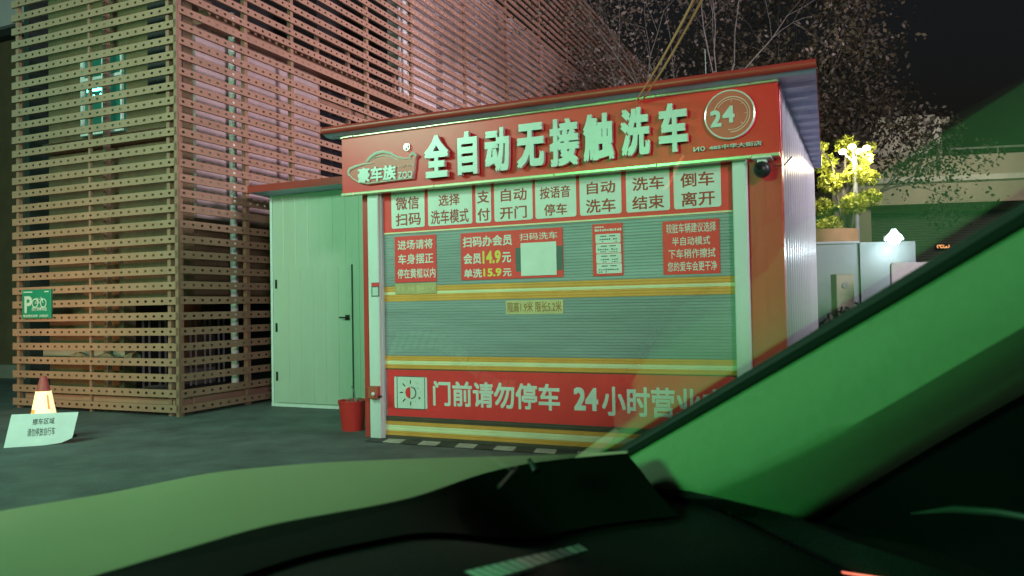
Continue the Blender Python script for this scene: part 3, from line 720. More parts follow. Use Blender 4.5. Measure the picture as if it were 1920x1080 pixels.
# button box on the rail
u0, z1, u1, z0 = KB(691, 724, 709, 748, .09)
t = thing('button_box', 'small red push-button box on the left white rail', 'button box', KF, (u0, -.052, z0))
MB().bbox(u0, u1, -.11, -.052, z0, z1, .008).build('case', 'box_red', t)
MB().ball(((u0 + u1) / 2 + .02, -.122, (z0 + z1) / 2 - .01), .018, 0).build('button', 'frame_white', t, smooth=True)
MB().box((u0 + u1) / 2 + .03, u1 + .03, -.10, -.07, z0 + .012, z0 + .03).build('lever', 'black', t)
# camera under the fascia
cu, cz = KP(1428, 317, .14)
t = thing('security_camera', 'black dome security camera on a white bracket under the fascia', 'camera', KF, (cu, -.1, cz))
b = MB(); b.bbox(cu - .065, cu + .07, -.17, -.03, cz + .075, FZ0 - .001, .006); b.box(cu - .03, cu + .035, -.14, -.06, cz + .045, cz + .075); b.build('bracket', 'frame_white', t)
MB().ball((cu, -.12, cz), .062, 0, 20, 12).build('dome', 'black', t, smooth=True)
MB().tube([(cu - .012, -.178, cz + .006), (cu - .012, -.186, cz + .006)], .02, 14).build('lens', 'win_dark', t)
MB().tube([(cu + .05, -.1, cz + .06), (cu + .09, -.09, cz + .02), (cu + .15, -.06, cz + .03), (cu + .2, -.03, cz + .09)], .004, 6).build('cable', 'black', t)

# ------------------------------------------------------------------ side shed
SYF = 1.5463; SU0 = -2.5812; SU1 = KL
z_sh = hit(KF, 507.7, 367, 1, SYF)[2]
sd = thing('side_shed', 'white ribbed metal shed with a red roof edge beside the booth', 'shed', KF, (-1.3, SYF, 0))
pts = []; u = SU0
k = 0
while u < SU1:
    pts += [(u, 0), (u + .004, .004), (u + .010, .004), (u + .014, 0)]; u += .19
pts.append((SU1, 0))
MB().grid([[(p[0], SYF + p[1], 0.02) for p in pts], [(p[0], SYF + p[1], z_sh) for p in pts]]).build('front_wall', 'white_panel', sd)
MB().box(SU0, SU0 + .02, SYF + .006, SYF + 2.2, 0.02, z_sh).build('side_wall', 'white_panel', sd)
MB().box(SU0 - .01, SU1, SYF - .012, SYF - .002, 0, .035).build('sill', 'frame_white', sd)
MB().bbox(SU0 - .006, SU0 + .03, SYF - .014, SYF - .002, .035, z_sh, .003).build('corner_trim', 'frame_white', sd)
# door
du0, dzt = hit(KF, 520, 505, 1, SYF)[[0, 2]]; du1 = hit(KF, 660, 505, 1, SYF)[0]
b = MB(); u = du0; n = 6; w = (du1 - du0) / n
for i in range(n): b.bbox(du0 + i * w + .0006, du0 + (i + 1) * w - .0006, SYF - .018, SYF - .006, .05, dzt, .002)
dr = b.build('door', 'white_panel', sd)
hzs = [hit(KF, 519, y, 1, SYF)[2] for y in (533, 614, 705)]
for z in hzs: MB().box(du0 - .012, du0 + .012, SYF - .032, SYF - .022, z - .055, z + .055).build('hinge', 'black', dr)
hu, hz_ = hit(KF, 655, 595, 1, SYF)[[0, 2]]
b = MB(); b.bbox(hu - .035, hu + .02, SYF - .04, SYF - .022, hz_ - .03, hz_ + .03, .005); b.tube([(hu, SYF - .04, hz_), (hu, SYF - .075, hz_), (hu - .09, SYF - .075, hz_)], .009, 8); b.build('handle', 'black', dr)
MB().box(du1 + .002, du1 + .009, SYF - .020, SYF - .004, .05, dzt + .02).build('door_gap', 'grey_print', sd)
# roof of the shed
b = MB(); su = hit(KF, 464, 355, 1, SYF - .3)[0]; zr0 = hit(KF, 464, 362, 1, SYF - .3)[2]; zr1 = hit(KF, 464, 349, 1, SYF - .3)[2]
z640 = hit(KF, 640, 331, 1, SYF - .3)[2]
b.add([(su, SYF - .3, zr0), (SU1, SYF - .3, zr0), (SU1, SYF + 2.3, zr0 - .1), (su, SYF + 2.3, zr0 - .1), (su, SYF - .3, zr1), (SU1, SYF - .3, zr1), (SU1, SYF + 2.3, zr1 - .1), (su, SYF + 2.3, zr1 - .1)],
      [(0, 3, 2, 1), (4, 5, 6, 7), (0, 1, 5, 4), (1, 2, 6, 5), (2, 3, 7, 6), (3, 0, 4, 7)], [1, 0, 0, 0, 0, 0]); b.build('roof', ['red_paint', 'roof_under'], sd)

# bucket
q = GP(662, 806)
t = thing('bucket', 'red plastic bucket standing against the booth column', 'bucket', Matrix.Translation((q[0], q[1], 0)))
MB().lathe([(.001, .004), (.100, .004), (.108, .0), (.137, .275), (.146, .278), (.146, .295), (.138, .295), (.131, .28), (.104, .012), (.001, .012)], (0, 0, 0), 32).build('body', 'bucket', t, smooth=True)
MB().tube([(.143 * math.cos(a), .01 - .035 * math.sin(a), .285 - .11 * math.sin(a)) for a in np.linspace(0, math.pi, 14)], .004, 6).build('handle', 'steel', t, smooth=True)
t = thing('mop', 'thin rag-tipped stick poking out of the red bucket', 'mop', Matrix.Translation((q[0], q[1], 0)))
MB().tube([(.02, .05, .02), (.0, .09, .36), (-.03, .11, .42)], .007, 6).build('stick', 'pole', t)
b = MB()
for a in np.linspace(0, 6, 9): b.tube([(-.0, .05, .24), (.05 * math.cos(a), .05 + .05 * math.sin(a), .305), (.085 * math.cos(a), .05 + .085 * math.sin(a), .28 + .02 * math.sin(a * 3))], .006, 5)
b.build('rag', 'khaki', t)

# traffic cone and placard
q = GP(82, 826)
t = thing('traffic_cone', 'traffic cone with a glaring reflective band behind the white placard', 'traffic cone', Matrix.Translation((q[0], q[1], 0)))
hz2 = lambda py: hit(Matrix.Translation((q[0], q[1], 0)), 82, py, 1, 0)[2]
z705, z733, z786 = hz2(705), hz2(733), hz2(786)
b = MB(); b.box(-.20, .20, -.20, .20, .002, .03); b.build('base', 'black', t)
zs_ = [.03, z786, z733, z705]; rad = lambda z: .035 + (.150 - .035) * (1 - z / z705) ** 1.0
MB().lathe([(rad(.03), .03), (rad(z786), z786)], (0, 0, 0), 28).build('lower_body', 'cone_red', t, smooth=True)
b = MB(); n = 28
P = [[((rad(z) + .004) * math.cos(2 * math.pi * k / n), (rad(z) + .004) * math.sin(2 * math.pi * k / n), z) for k in range(n + 1)] for z in np.linspace(z786, z733, 9)]
vs = [p for r in P for p in r]; fs = []; ms = []
rs = np.random.RandomState(2)
for i in range(8):
    for k in range(n):
        fs.append((i * (n + 1) + k, i * (n + 1) + k + 1, (i + 1) * (n + 1) + k + 1, (i + 1) * (n + 1) + k)); ms.append(1 if (k in (15, 16) and i > 0) or (i == 2 and 16 < k < 20) or (k in (25,) and 2 < i < 7) else 0)
b.add(vs, fs, ms); b.build('reflective_band', ['cone_glow', 'cone_glow_orange'], t, smooth=True)
MB().lathe([(rad(z733), z733), (rad(z705), z705 - .03), (rad(z705) * .8, z705 - .005), (.001, z705)], (0, 0, 0), 28).build('top', 'cone_red', t, smooth=True)
# placard leaning on the cone: bottom edge on the ground, top leaning back
qa = GP(7, 840); qb = GP(141, 831)
ax = qb - qa; L = np.linalg.norm(ax[:2]); ang = math.atan2(ax[1], ax[0])
PF = Matrix.Translation((qa[0], qa[1], 0)) @ Matrix.Rotation(ang, 4, 'Z') @ Matrix.Rotation(math.radians(-20), 4, 'X')
t = thing('placard', 'white placard with two lines of dark lettering leaning against the cone', 'sign', PF)
hpl = .292
out = [(0, .0), (L * .55, -.001), (L * .8, .012), (L * .95, .05), (L * .965, .09), (L * 1.02, hpl - .0), (L * .065, hpl + .01)]
MB().prism(out, -.004, .004).build('board', 'placard', t)
b = MB(); b.text('擦车区域', L * .37, hpl * .86, L * .68, hpl * .66, -.0055, .012); b.build('lettering', 'ink', t); b = MB(); b.text('请勿停放自行车', L * .31, hpl * .56, L * .70, hpl * .30, -.0055, .010); b.build('lettering', 'ink', t)

# ------------------------------------------------------------------ BACKGROUND, RIGHT
# white boundary wall with a lamp
WD = 12.6
WW = frame(0, WD, -.10)
def WP(px, py, y=0.0): p = hit(WW, px, py, 1, y); return p[0], p[2]
wx0 = WP(1480, 455)[0]; wx1, wzt = WP(1716, 452); _, wz2 = WP(1560, 457)
t = thing('boundary_wall', 'white boundary wall behind the booth lit by a small lamp', 'wall', WW, (wx0, 0, 0))
wxm = WP(1612, 455)[0]
MB().box(wx0, wxm - .005, .03, .2, 0, wz2).build('wall_panel', 'white_wall', t); MB().box(wxm, wx1, 0, .2, 0, wzt).build('wall_panel', 'white_wall', t)
MB().box(wx0, wxm - .005, -.005, .24, wz2, wz2 + .035).build('coping', 'pole', t)
b = MB(); u0, z1 = WP(1631, 484); u1, z0 = WP(1689, 491); random.seed(5)
for k in range(9):
    uu = u0 + (u1 - u0) * k / 9; ww = (u1 - u0) / 9 * .75
    for q_ in range(4):
        a = random.uniform(0, .6); b.box(uu + ww * a, uu + ww * min(1, a + random.uniform(.2, .5)), -.004, -.001, z0 + (z1 - z0) * q_ / 4, z0 + (z1 - z0) * (q_ + random.uniform(.3, .8)) / 4)
b.build('wall_marking', 'pole', t)
lx, lz = WP(1663, 447)
t = thing('wall_lamp', 'glaring white lamp at the top of the boundary wall', 'lamp', WW, (lx, 0, lz))
MB().tube([(lx, .1, wzt + .002), (lx, .1, lz + .05), (lx, -.25, lz + .08)], .018, 8).build('bracket', 'pole', t)
MB().lathe([(.03, .12), (.06, .07), (.11, .02), (.14, -.04), (.12, -.05), (.02, -.03)], (lx, -.28, lz), 24).build('shade', 'lamp_dome', t, smooth=True)
MB().ball((lx, -.28, lz - .02), .10).build('bulb', 'lamp_cool', t, smooth=True)
def point(name, loc, power, col, r=.08):
    d = bpy.data.lights.new(name, 'POINT'); d.energy = power; d.color = col; d.shadow_soft_size = r
    o = bpy.data.objects.new(name, d); COL.objects.link(o); o.location = loc; return o
point('wall_lamp_light', WW @ Vector((lx, -.32, lz - .14)), 55, (.78, .92, 1.0), .06)
# grey notice board, meter cabinet, shrub by the wall
u0, z1 = WP(1668, 493, -1.2); t = thing('notice_board', 'pale rounded board standing in front of the white wall', 'board', WW, (u0 + .9, -1.2, 0))
MB().prism(rrect(u0, u0 + 1.9, .5, z1, .05)[::-1], -1.26, -1.2).build('panel', 'concrete_pale', t)
for s in (.3, 1.6): MB().tube([(u0 + s, -1.17, 0), (u0 + s, -1.17, z1 - .1)], .03, 10).build('leg', 'pole', t)
u0, z1 = WP(1567, 514, -.7); u1, _ = WP(1601, 514, -.7)
t = thing('meter_cabinet', 'tall khaki cabinet with a round dial before the white wall', 'cabinet', WW, ((u0 + u1) / 2, -.7, 0))
MB().bbox(u0, u1, -.7, -.45, .05, z1, .012).build('body', 'khaki', t); MB().tube([((u0 + u1) / 2, -.715, z1 - .17), ((u0 + u1) / 2, -.70, z1 - .17)], .045, 18).build('dial', 'pole', t)
MB().box(u0 - .03, u1 + .03, -.72, -.43, 0, .05).build('plinth', 'concrete', t)
MB().tube([(u1, -.6, z1 - .42), (u1 + .12, -.6, z1 - .46), (u1 + .22, -.6, z1 - .62)], .018, 6).build('hose', 'black', t)
def leaves(cl, n, size, rs):
    """cl: list of (centre, radius); n leaves each -> arrays of quads"""
    b = MB()
    for (c, r, k) in cl:
        for _ in range(k):
            d = rs.normal(size=3); d /= np.linalg.norm(d); p = np.array(c) + d * r * rs.uniform(.15, 1) ** .6 * np.array([1, 1, .8])
            a = rs.normal(size=3); a /= np.linalg.norm(a); e = np.cross(a, rs.normal(size=3)); e /= np.linalg.norm(e); s = size * rs.uniform(.5, 1.3)
            b.add([p - a * s, p + e * s * .55, p + a * s, p - e * s * .55], [(0, 1, 2, 3)])
    return b
rs = np.random.RandomState(11)
u0, z1 = WP(1538, 572, -1.0)
t = thing('low_shrub', 'dark low shrub at the foot of the white wall', 'shrub', WW, (u0 + .2, -1.0, 0))
leaves([((u0 + .15 + .2 * i, -1.0 + rs.uniform(-.1, .1), z1 - .35 + rs.uniform(-.1, .1)), .32, 420) for i in range(4)], 0, .05, rs).build('foliage', 'bush', t)
b = MB()
for i in range(4): b.tube([(u0 + .15 + .2 * i, -1, 0), (u0 + .15 + .2 * i, -1, z1 - .2)], .012, 5)
b.build('stems', 'bark', t)
# dark garage front, overpass, roof hut
OD = 30.0
OF = frame(0, OD, -.16)
def OPx(px, py, y=0.0): p = hit(OF, px, py, 1, y); return p[0], p[2]
ox0 = OPx(1560, 350)[0]; ox1 = ox0 + 22
z = lambda py, y=0.0: OPx(1680, py, y)[1]
t = thing('overpass', 'beige concrete overpass deck crossing behind the white wall', 'overpass', OF, (ox0 + 6, 0, 0))
MB().box(ox0, ox1, 0, 5, z(384), z(347)).build('beam', 'concrete', t)
MB().box(ox0, ox1, -.5, 5, z(346.6), z(337)).build('ledge', 'concrete_pale', t)
MB().box(ox0, ox1, -.1, .2, z(336.6), z(297)).build('parapet', 'concrete', t)
b = MB()
for k in range(12): b.tube([(ox0 + 4 + k * 1.6, 0, z(297)), (ox0 + 4 + k * 1.6, 0, z(283))], .03, 6)
b.tube([(ox0 + 4, 0, z(284)), (ox1, 0, z(284))], .04, 6); b.build('railing', 'pole', t)
MB().box(ox0 + .3, ox0 + 1.6, 1, 4.5, 0, z(384) - .002).build('pier', 'concrete', t); MB().box(ox1 - 3, ox1 - 1.4, 1, 4.5, 0, z(384) - .002).build('pier', 'concrete', t)
t = thing('garage_front', 'dark ribbed shutter front in the shade under the overpass', 'shutter', OF, (ox0 + 8, 3, 0))
b = MB(); P = []
for k in range(60):
    q_ = k * .1; P += [[(ox0 + 1.7, 3.0, q_), (ox1, 3.0, q_)], [(ox0 + 1.7, 2.96, q_ + .03), (ox1, 2.96, q_ + .03)]]
b.grid(P); b.build('shutter_slats', 'shade_grey', t)
t = thing('roof_hut', 'weathered pale hut with a flat slab roof above the overpass', 'hut', OF, (ox0 + 5, 1, z(297)))
hx0, hx1 = OPx(1632, 250, 1)[0], OPx(1745, 250, 1)[0]; hx2 = OPx(1772, 250, 1)[0]; zr_ = lambda py: OPx(1700, py, 1)[1]
MB().box(hx0, hx1, 1, 4, zr_(305), zr_(232)).build('wall', 'concrete_pale', t); MB().box(hx0 - .3, hx1 + .05, .7, 4.2, zr_(231.8), zr_(221)).build('roof', 'concrete_pale', t)
MB().box(hx1 + .35, hx2, 1.3, 4, zr_(305), zr_(232)).build('stair_wall', 'concrete_pale', t); MB().box(hx1 + .3, hx2 + .2, 1.1, 4, zr_(231.7), zr_(222)).build('roof', 'concrete_pale', t)
lad = thing('white_ladder', 'white slanting ladder rail beside the roof hut', 'ladder', OF, (hx1, .6, zr_(290)))
b = MB(); la0, la1 = OPx(1748, 235, .6), OPx(1760, 220, .6); lb0, lb1 = OPx(1748, 280, .6), OPx(1760, 262, .6)
for f in (0, .33, .66, 1):
    p0 = [la0[i] * (1 - f) + lb0[i] * f for i in (0, 1)]; p1 = [la1[i] * (1 - f) + lb1[i] * f for i in (0, 1)]
    b.tube([(p0[0], .6, p0[1]), (p1[0], .6, p1[1])], .06, 5)
b.tube([(la1[0], .6, la1[1]), (lb1[0], .6, lb1[1])], .07, 5); b.build('rail', 'frame_white', lad)
u0, z1 = OPx(1757, 458, 2.7); u1, z0 = OPx(1780, 466, 2.7)
t = thing('lit_sign', 'small glowing orange sign in the dark under the overpass', 'sign', OF, (u0, 2.7, z0))
MB().box(u0, u1, 2.7, 2.8, z0, z1).build('case', 'black', t)
b = MB()
for k in range(4): ring(b, u0 + (k + .5) * (u1 - u0) / 4, (z0 + z1) / 2, .03, .075, 2.69, k, k + 4.5, 10)
b.build('light_tube', 'lamp_amber', t)

# street lamp
SD = 14.3
sx_, sz_ = DP(1605, 280, SD)[0], DP(1605, 280, SD)[2]
t = thing('street_lamp', 'slim grey street lamp with a glaring cluster head beside the lit tree', 'street lamp', Matrix.Translation((sx_, SD, 0)))
MB().tube([(0, 0, 0), (0, 0, 1.2), (0, 0, sz_ - .1)], [.07, .055, .04], 12).build('pole', 'pole', t, smooth=True)
b = MB()
hd = [(-.22, 0, -.03), (-.07, -.05, .05), (.10, .04, -.02), (.24, .03, .04)]
for p in hd: b.tube([(0, 0, sz_ - .25), (p[0] * .6, p[1], sz_ - .12), (p[0], p[1], sz_ + p[2])], .015, 6)
b.build('arms', 'pole', t)
for p in hd: MB().ball((p[0], p[1], sz_ + p[2]), .07, 0, 12, 8, .75).build('globe', 'lamp_warm', t, smooth=True)
for q_ in ((-.3, -.45, -.1), (.3, -.35, -.05)): point('street_lamp_glow', (sx_ + q_[0], SD + q_[1] + .25, sz_ + q_[2] - .12), 170, (1.0, .86, .55), .12)

# trees
def tree(name, label, base, h, lean, nlev, spread, leaf, nleaf, lsize, seed, crown_r, tr=.16, first=.35):
    rs = np.random.RandomState(seed); t = thing(name, label, 'tree', Matrix.Translation((base[0], base[1], 0)))
    wood = MB(); tips = []
    def grow(p, d, L, r, lev):
        n = 4; pts = [p]; rr = [r]
        for i in range(n):
            d = d + rs.normal(size=3) * .10; d /= np.linalg.norm(d); p = p + d * L / n; pts.append(p); rr.append(r * (1 - .5 * (i + 1) / n))
        wood.tube(pts, rr, 7 if lev < 2 else 4, 0, False)
        if lev >= nlev: tips.append((p, L)); return
        for k in range(rs.randint(3, 5)):
            j = rs.randint(2, n + 1); a = rs.normal(size=3); a -= d * (a @ d); a /= np.linalg.norm(a)
            nd = d * .8 + a * spread + np.array([0, 0, .12]); nd /= np.linalg.norm(nd)
            grow(pts[j], nd, L * rs.uniform(.55, .8), rr[j] * .62, lev + 1)
        if lev >= nlev - 1: tips.append((p, L))
    d0 = np.array([lean[0], lean[1], 1.]); d0 /= np.linalg.norm(d0)
    grow(np.zeros(3), d0, h * first, tr, 0)
    wood.build('trunk', 'bark', t, smooth=True)
    leaves([(p, crown_r * rs.uniform(.6, 1.2), nleaf) for p, L in tips if rs.rand() < .9], 0, lsize, rs).build('crown', leaf, t)
    return t
def at(px, d): p = DP(px, 600, d); return (p[0], p[1])
tree('plane_tree', 'tall grey-branched tree with thin dull leaves directly behind the booth roof', at(1290, 15.0), 9.5, (.0, .0), 4, .62, 'leaf_dull', 30, .042, 5, .8, .13)
tree('plane_tree', 'tall dark tree with thick brown leaves behind the right roof corner', at(1470, 17.5), 9.0, (-.02, .0), 4, .50, 'leaf_brown', 85, .055, 23, .8, .18, .40)
tree('plane_tree', 'thin leafed tree between the slatted building and the booth roof', at(1180, 21.0), 10.5, (-.0, .0), 4, .55, 'leaf_brown', 70, .055, 31, .9, .13)
q = at(1590, 14.55); TP = Matrix.Translation((q[0], q[1], 0))
t = thing('street_tree', 'small yellow-green tree glowing around the street lamp', 'tree', TP)
rs = np.random.RandomState(4); wood = MB(); cl = []
wood.tube([(0, 0, 0), (.05, .02, 1.2), (-.03, 0, 2.4), (.0, 0, 3.6)], [.09, .08, .065, .04], 8)
for (px, py, r, n) in ((1560, 300, .24, 210), (1590, 270, .22, 190), (1625, 290, .24, 220), (1638, 330, .2, 150), (1565, 340, .27, 260), (1600, 330, .27, 240), (1555, 385, .26, 200), (1590, 385, .26, 220), (1628, 372, .22, 130), (1555, 425, .26, 190), (1585, 425, .24, 160), (1610, 300, .2, 140), (1548, 270, .14, 60), (1645, 270, .14, 60)):
    p = DP(px, py, 14.55) - np.array([q[0], q[1], 0]) + np.array([0, rs.uniform(-.25, .35), 0]); cl.append((p, r, int(n * 2.4)))
    wood.tube([(0, 0, min(2.2, p[2] - .5)), (p[0] * .5, p[1] * .5, p[2] - .35), tuple(p)], [.03, .02, .008], 5)
wood.build('trunk', 'bark', t, smooth=True)
leaves(cl, 0, .045, rs).build('crown', 'leaf_green', t)
# clay planter wall below the lit tree
q = at(1562, 14.0)
t = thing('planter', 'round clay coloured planter showing above the white wall', 'planter', Matrix.Translation((q[0], q[1], 0)))
zc = DP(1562, 432, 14.0)[2]
MB().lathe([(.36, 0), (.40, zc - .3), (.46, zc - .28), (.46, zc), (.40, zc), (.38, zc - .1), (.001, zc - .1)], (0, 0, 0), 28).build('pot', 'clay', t, smooth=True)

# windscreen glare streaks shaped as coppery rods; roof aerial
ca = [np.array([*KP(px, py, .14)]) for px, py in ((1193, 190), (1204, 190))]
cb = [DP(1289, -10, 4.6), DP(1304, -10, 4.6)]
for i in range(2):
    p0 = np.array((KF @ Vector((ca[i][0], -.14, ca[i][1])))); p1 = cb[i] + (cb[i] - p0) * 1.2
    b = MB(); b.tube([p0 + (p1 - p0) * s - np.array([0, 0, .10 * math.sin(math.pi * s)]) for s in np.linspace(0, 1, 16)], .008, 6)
    o = b.build('glare_streak', 'streak_copper' if 'streak_copper' in M else 'stripe_orange', None, WF, tuple(p0), smooth=True)
    tag(o, ('left' if i == 0 else 'right') + ' one of two glare streaks shaped as coppery rods above the booth eave', 'cable', 'glare streaks over the booth')
u_, z_ = KP(1325, 150, -1.5)
t = thing('roof_aerial', 'thin pale aerial rod standing on the booth roof', 'aerial', KF, (u_, 1.5, rz1))
z2_ = KP(1322, 92, -1.5)[1]
MB().tube([(u_, 1.5, rz1), (u_ - .01, 1.5, z2_)], [.007, .005], 6).build('rod', 'pole', t); MB().box(u_ - .05, u_ + .05, 1.45, 1.55, rz1, rz1 + .015).build('foot', 'steel', t)

# ------------------------------------------------------------------ THE CAR WE SIT IN
car = thing('car', 'car we sit in, with pale bonnet, dark dashboard and green-lit windscreen pillar', 'car', CF)
def CZ(px, py, z): return hit(CF, px, py, 2, z)
def CX(px, py, x): return hit(CF, px, py, 0, x)
def interp(pts, n):
    pts = np.array(pts, float); s = np.r_[0, np.cumsum(np.hypot(*np.diff(pts[:, :2], axis=0).T))]; q = np.linspace(0, s[-1], n)
    # smooth with cubic-ish resample
    out = np.array([np.interp(q, s, pts[:, k]) for k in range(pts.shape[1])]).T
    for _ in range(3): out[1:-1] = (out[:-2] + 2 * out[1:-1] + out[2:]) / 4
    return out
NB = 44
Lc = interp([(-420, 1270, .93), (-200, 1195, .93), (180, 1080, .93), (500, 985, .935), (700, 950, .94), (800, 930, .942), (880, 893, .945), (1000, 866, .955), (1175, 851, .957)], NB)
Uc = interp([(-420, 1060, .86), (-200, 1005, .865), (0, 957, .87), (200, 926, .88), (400, 884, .895), (600, 867, .91), (800, 859, .925), (1000, 854, .945), (1180, 847, .955)], NB)
lo = [CZ(*p) for p in Lc]; up = [CZ(*p) for p in Uc]
P = []
for k in range(13):
    f = k / 12; P.append([l * (1 - f) + u_ * f + np.array([0, 0, .002 * math.sin(math.pi * f) + .0012 * math.exp(-((f - .5) / .07) ** 2)]) for l, u_ in zip(lo, up)])
out = [(u_ - l) * np.array([1, 1, 0]) for l, u_ in zip(lo, up)]
out = [o_ / (np.linalg.norm(o_) + 1e-6) for o_ in out]; out = [np.array([.55, .65, 0]) * .5 + o_ * .5 for o_ in out]
for (dd, dz) in ((.012, -.003), (.03, -.014), (.055, -.045), (.075, -.10), (.09, -.25), (.08, -.55)): P.append([u_ + o_ * dd + np.array([0, 0, dz]) for u_, o_ in zip(up, out)])
MB().grid([[tuple(p) for p in r] for r in P]).build('bonnet', 'car_paint', car, smooth=True)
# foot of the pillar on the dashboard (glass edge, crease, rear edge, then on under the window)
foot = [CX(1118, 890, 1.060), CX(1200, 909, 1.035), CX(1285, 931, 1.012), CX(1370, 958, 1.035), CX(1452, 986, 1.07)]; foot.append(foot[-1] + np.array([.12, -.12, -.004]))
# cowl and dashboard
def fall(x): q_ = min(1, max(0, (x - .50) / .28)); return q_ * q_ * (3 - 2 * q_)
P = [[tuple(p + np.array([0, 0, .001])) for p in lo]]
for (dy, dz, k) in ((-.03, -.003, .02), (-.06, -.006, .045), (-.10, -.012, .068)): P.append([tuple(p + np.array([0, dy, dz - k * fall(p[0])])) for p in lo])
MB().grid(P).build('cowl', 'cowl', car, smooth=True)
P = []
for (dy, dz, k) in ((0, -.014, 0), (-.03, -.016, .02), (-.06, -.018, .045), (-.10, -.020, .070), (-.17, -.010, .075), (-.26, -.012, .075), (-.36, -.03, .075), (-.42, -.09, .075), (-.44, -.35, .075)):
    P.append([(p[0], p[1] + dy, min(p[2], .958) + dz - k * fall(p[0])) for p in lo] + [tuple(q_ + np.array([0, dy + .10, dz + .018])) for q_ in foot])
MB().grid(P).build('dashboard', 'dash', car, smooth=True)
from mathutils.bvhtree import BVHTree
def on_surface(px, py, objs, lift=.004):
    d = Vector((CF.inverted().to_3x3() @ Vector(ray(px, py)))).normalized(); best = None
    for o in objs:
        bv = BVHTree.FromPolygons([v.co[:] for v in o.data.vertices], [p.vertices[:] for p in o.data.polygons])
        h = bv.ray_cast(Vector((0, 0, EYE)), d)
        if h[0] is not None and (best is None or h[3] < best[1]): best = (h[0], h[3])
    return np.array(best[0] - d * lift)
dsh = [o for o in car.children if o.name.startswith(('dashboard', 'cowl'))]
b = MB(); pa, pb = on_surface(890, 1086, dsh), on_surface(1096, 1029, dsh); n = 14
for i in range(n):
    f0, f1 = i / n, (i + .86) / n; p = pa * (1 - f0) + pb * f0; q_ = pa * (1 - f1) + pb * f1; w = .012 * (1 - .5 * f0)
    p = on_surface(890 + 206 * f0, 1086 - 57 * f0, dsh); q_ = on_surface(890 + 206 * f1, 1086 - 57 * f1, dsh); d = np.array([-(pb - pa)[1], (pb - pa)[0], 0]); d /= np.linalg.norm(d)
    b.add([p - d * w, q_ - d * w, q_ + d * w + np.array([0, 0, .006]), p + d * w + np.array([0, 0, .006]), p - d * w - np.array([0, 0, .03]), q_ - d * w - np.array([0, 0, .03])], [(0, 1, 2, 3), (4, 5, 1, 0)])
b.build('vent_strip', 'vent_trim', car)
MB().box(-.5, 1.14, .5, .96, .35, .835).build('dashboard_base', 'dash', car)
# pillar trim: glass edge, crease, rear edge
S_ = interp([(1118, 892, 1.075), (1300, 788, 1.05), (1500, 672, 1.02), (1700, 556, .985), (1920, 426, .95), (2150, 290, .91), (2520, 72, .85)], 30)
C_ = interp([(1285, 938, 1.03), (1459, 872, 1.01), (1653, 769, .985), (1783, 691, .965), (1920, 613, .945), (2200, 450, .905), (2620, 205, .845)], 30)
R_ = interp([(1452, 992, 1.090), (1500, 958, 1.085), (1600, 893, 1.070), (1760, 795, 1.045), (1920, 702, 1.020), (2260, 505, 0.980), (2720, 240, .92)], 30)
s3 = [CX(*p) for p in S_]; c3 = [CX(*p) for p in C_]; r3 = [CX(*p) for p in R_]
P = []
for a, b_, c_ in zip(s3, c3, r3):
    row = []
    for f in np.linspace(0, 1, 9): row.append(a * (1 - f) + b_ * f + np.array([-.012 * math.sin(math.pi * f), 0, 0]))
    for f in np.linspace(0, 1, 9)[1:]: row.append(b_ * (1 - f) + c_ * f + np.array([-.006 * math.sin(math.pi * f), 0, 0]))
    row.append(c_ + np.array([.02, -.012, -.006])); row.append(c_ + np.array([.06, -.015, -.008]))
    P.append([tuple(p) for p in row])
MB().grid(P).build('pillar_trim', 'trim_cloth', car, smooth=True)
b = MB(); b.tube([p + np.array([.004, .012, .006]) for p in s3], .0125, 8); b.build('glass_seal', 'rubber', car, smooth=True)
# windscreen: ruled between the right edge and its mirror image, bowed forward
XC = .37
P = []
for i_, p in enumerate(s3):
    p = p + np.array([.006, .018, .010]); row = []; bow = -.07 + .10 * min(1, i_ / 14)
    for f in np.linspace(-1, 1, 21):
        hw = p[0] - XC; row.append((XC + f * hw, p[1] + bow * (1 - f * f), p[2] + .01 * (1 - f * f) * 0))
    P.append(row)
P0 = [(x, y + .06, z - .05) for x, y, z in P[0]]; P = [P0] + P
MB().grid(P).build('windscreen', 'windscreen', car, smooth=True)
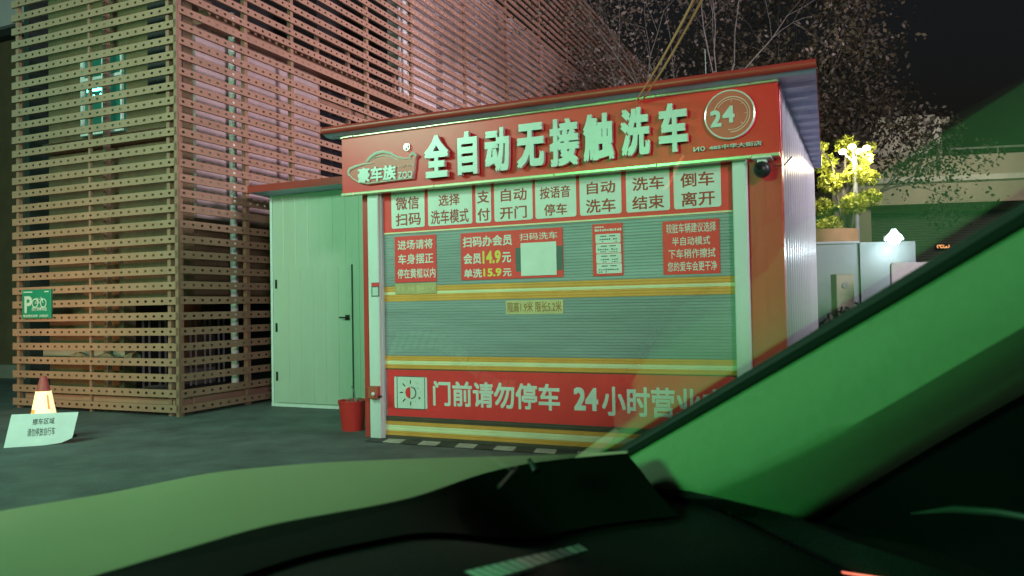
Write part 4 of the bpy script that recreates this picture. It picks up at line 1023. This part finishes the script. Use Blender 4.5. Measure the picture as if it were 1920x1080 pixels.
# door, dark side window, roof lining, LED strip, pull handle
zd = foot[4][2] - .012; yd = foot[4][1] - .03
MB().grid([[(1.16, yd, zd - .01), (1.16, -.9, zd - .01)], [(1.08, yd, zd), (1.08, -.9, zd)], [(1.0, yd, zd - .03), (1.0, -.9, zd - .03)], [(.97, yd, .5), (.97, -.9, .5)]]).build('door_panel', 'door_dark', car)
r3w = [tuple(p + np.array([.05, -.013, -.006])) for p in r3]
MB().grid([[(p[0], p[1], p[2]) for p in r3w], [(max(p[0] + .04, 1.12), p[1], .4) for p in r3w]]).build('quarter_panel', 'side_glass', car)
yE = r3w[-1][1]
MB().grid([[(1.12, yE, .4), (1.12, -.9, .4)], [(r3w[-1][0], yE, r3w[-1][2]), (r3w[-1][0], -.9, r3w[-1][2] + .06)]]).build('side_window', 'side_glass', car)
dsh = [o for o in car.children if o.name.startswith(('dashboard', 'cowl', 'door_panel', 'quarter', 'side_window'))]
b = MB(); pa, pb = on_surface(1578, 1073, dsh), on_surface(1665, 1086, dsh); b.tube([on_surface(1578 + 87 * f, 1073 + 13 * f, dsh) for f in (0, .25, .5, .75, 1)], .0013, 6); b.build('light_strip', 'led_red', car)
b = MB(); pp = [on_surface(x, y, dsh) for x, y in ((1708, 963), (1790, 955), (1870, 960), (1960, 976))]; b.tube(pp, [.001, .005, .005, .004], 8); b.build('door_pull', 'grey_trim', car, smooth=True)
b = MB(); rp = [(-.35, -1.8), (1.0, -1.8), (1.0, .08), (.55, .30), (-.35, .34)]
b.add([(x, y, 1.50) for x, y in rp] + [(x, y, 1.54) for x, y in rp], [(4, 3, 2, 1, 0), (5, 6, 7, 8, 9)] + [(i, (i + 1) % 5, 5 + (i + 1) % 5, 5 + i) for i in range(5)]); b.build('roof_lining', 'door_dark', car)  # unseen car roof, front edge shaped to shade pillar and bonnet
MB().box(-.38, 1.03, -1.9, -1.8, .4, 1.5).build('rear_light_block', 'door_dark', car)  # unseen, added to block light from behind onto the pillar
pa, pb = CZ(1006, 884, .957), CZ(992, 862, .97)
MB().tube([pa, pb], [.006, .003], 6).build('wiper_tip', 'rubber', car)
pa, pb = CZ(935, 922, .953), CZ(968, 885, .957)
MB().tube([pa + np.array([0, 0, .006]), pb + np.array([0, 0, .006])], .0025, 6).build('wiper_arm', 'grey_trim', car)
print('built', len(bpy.data.objects))
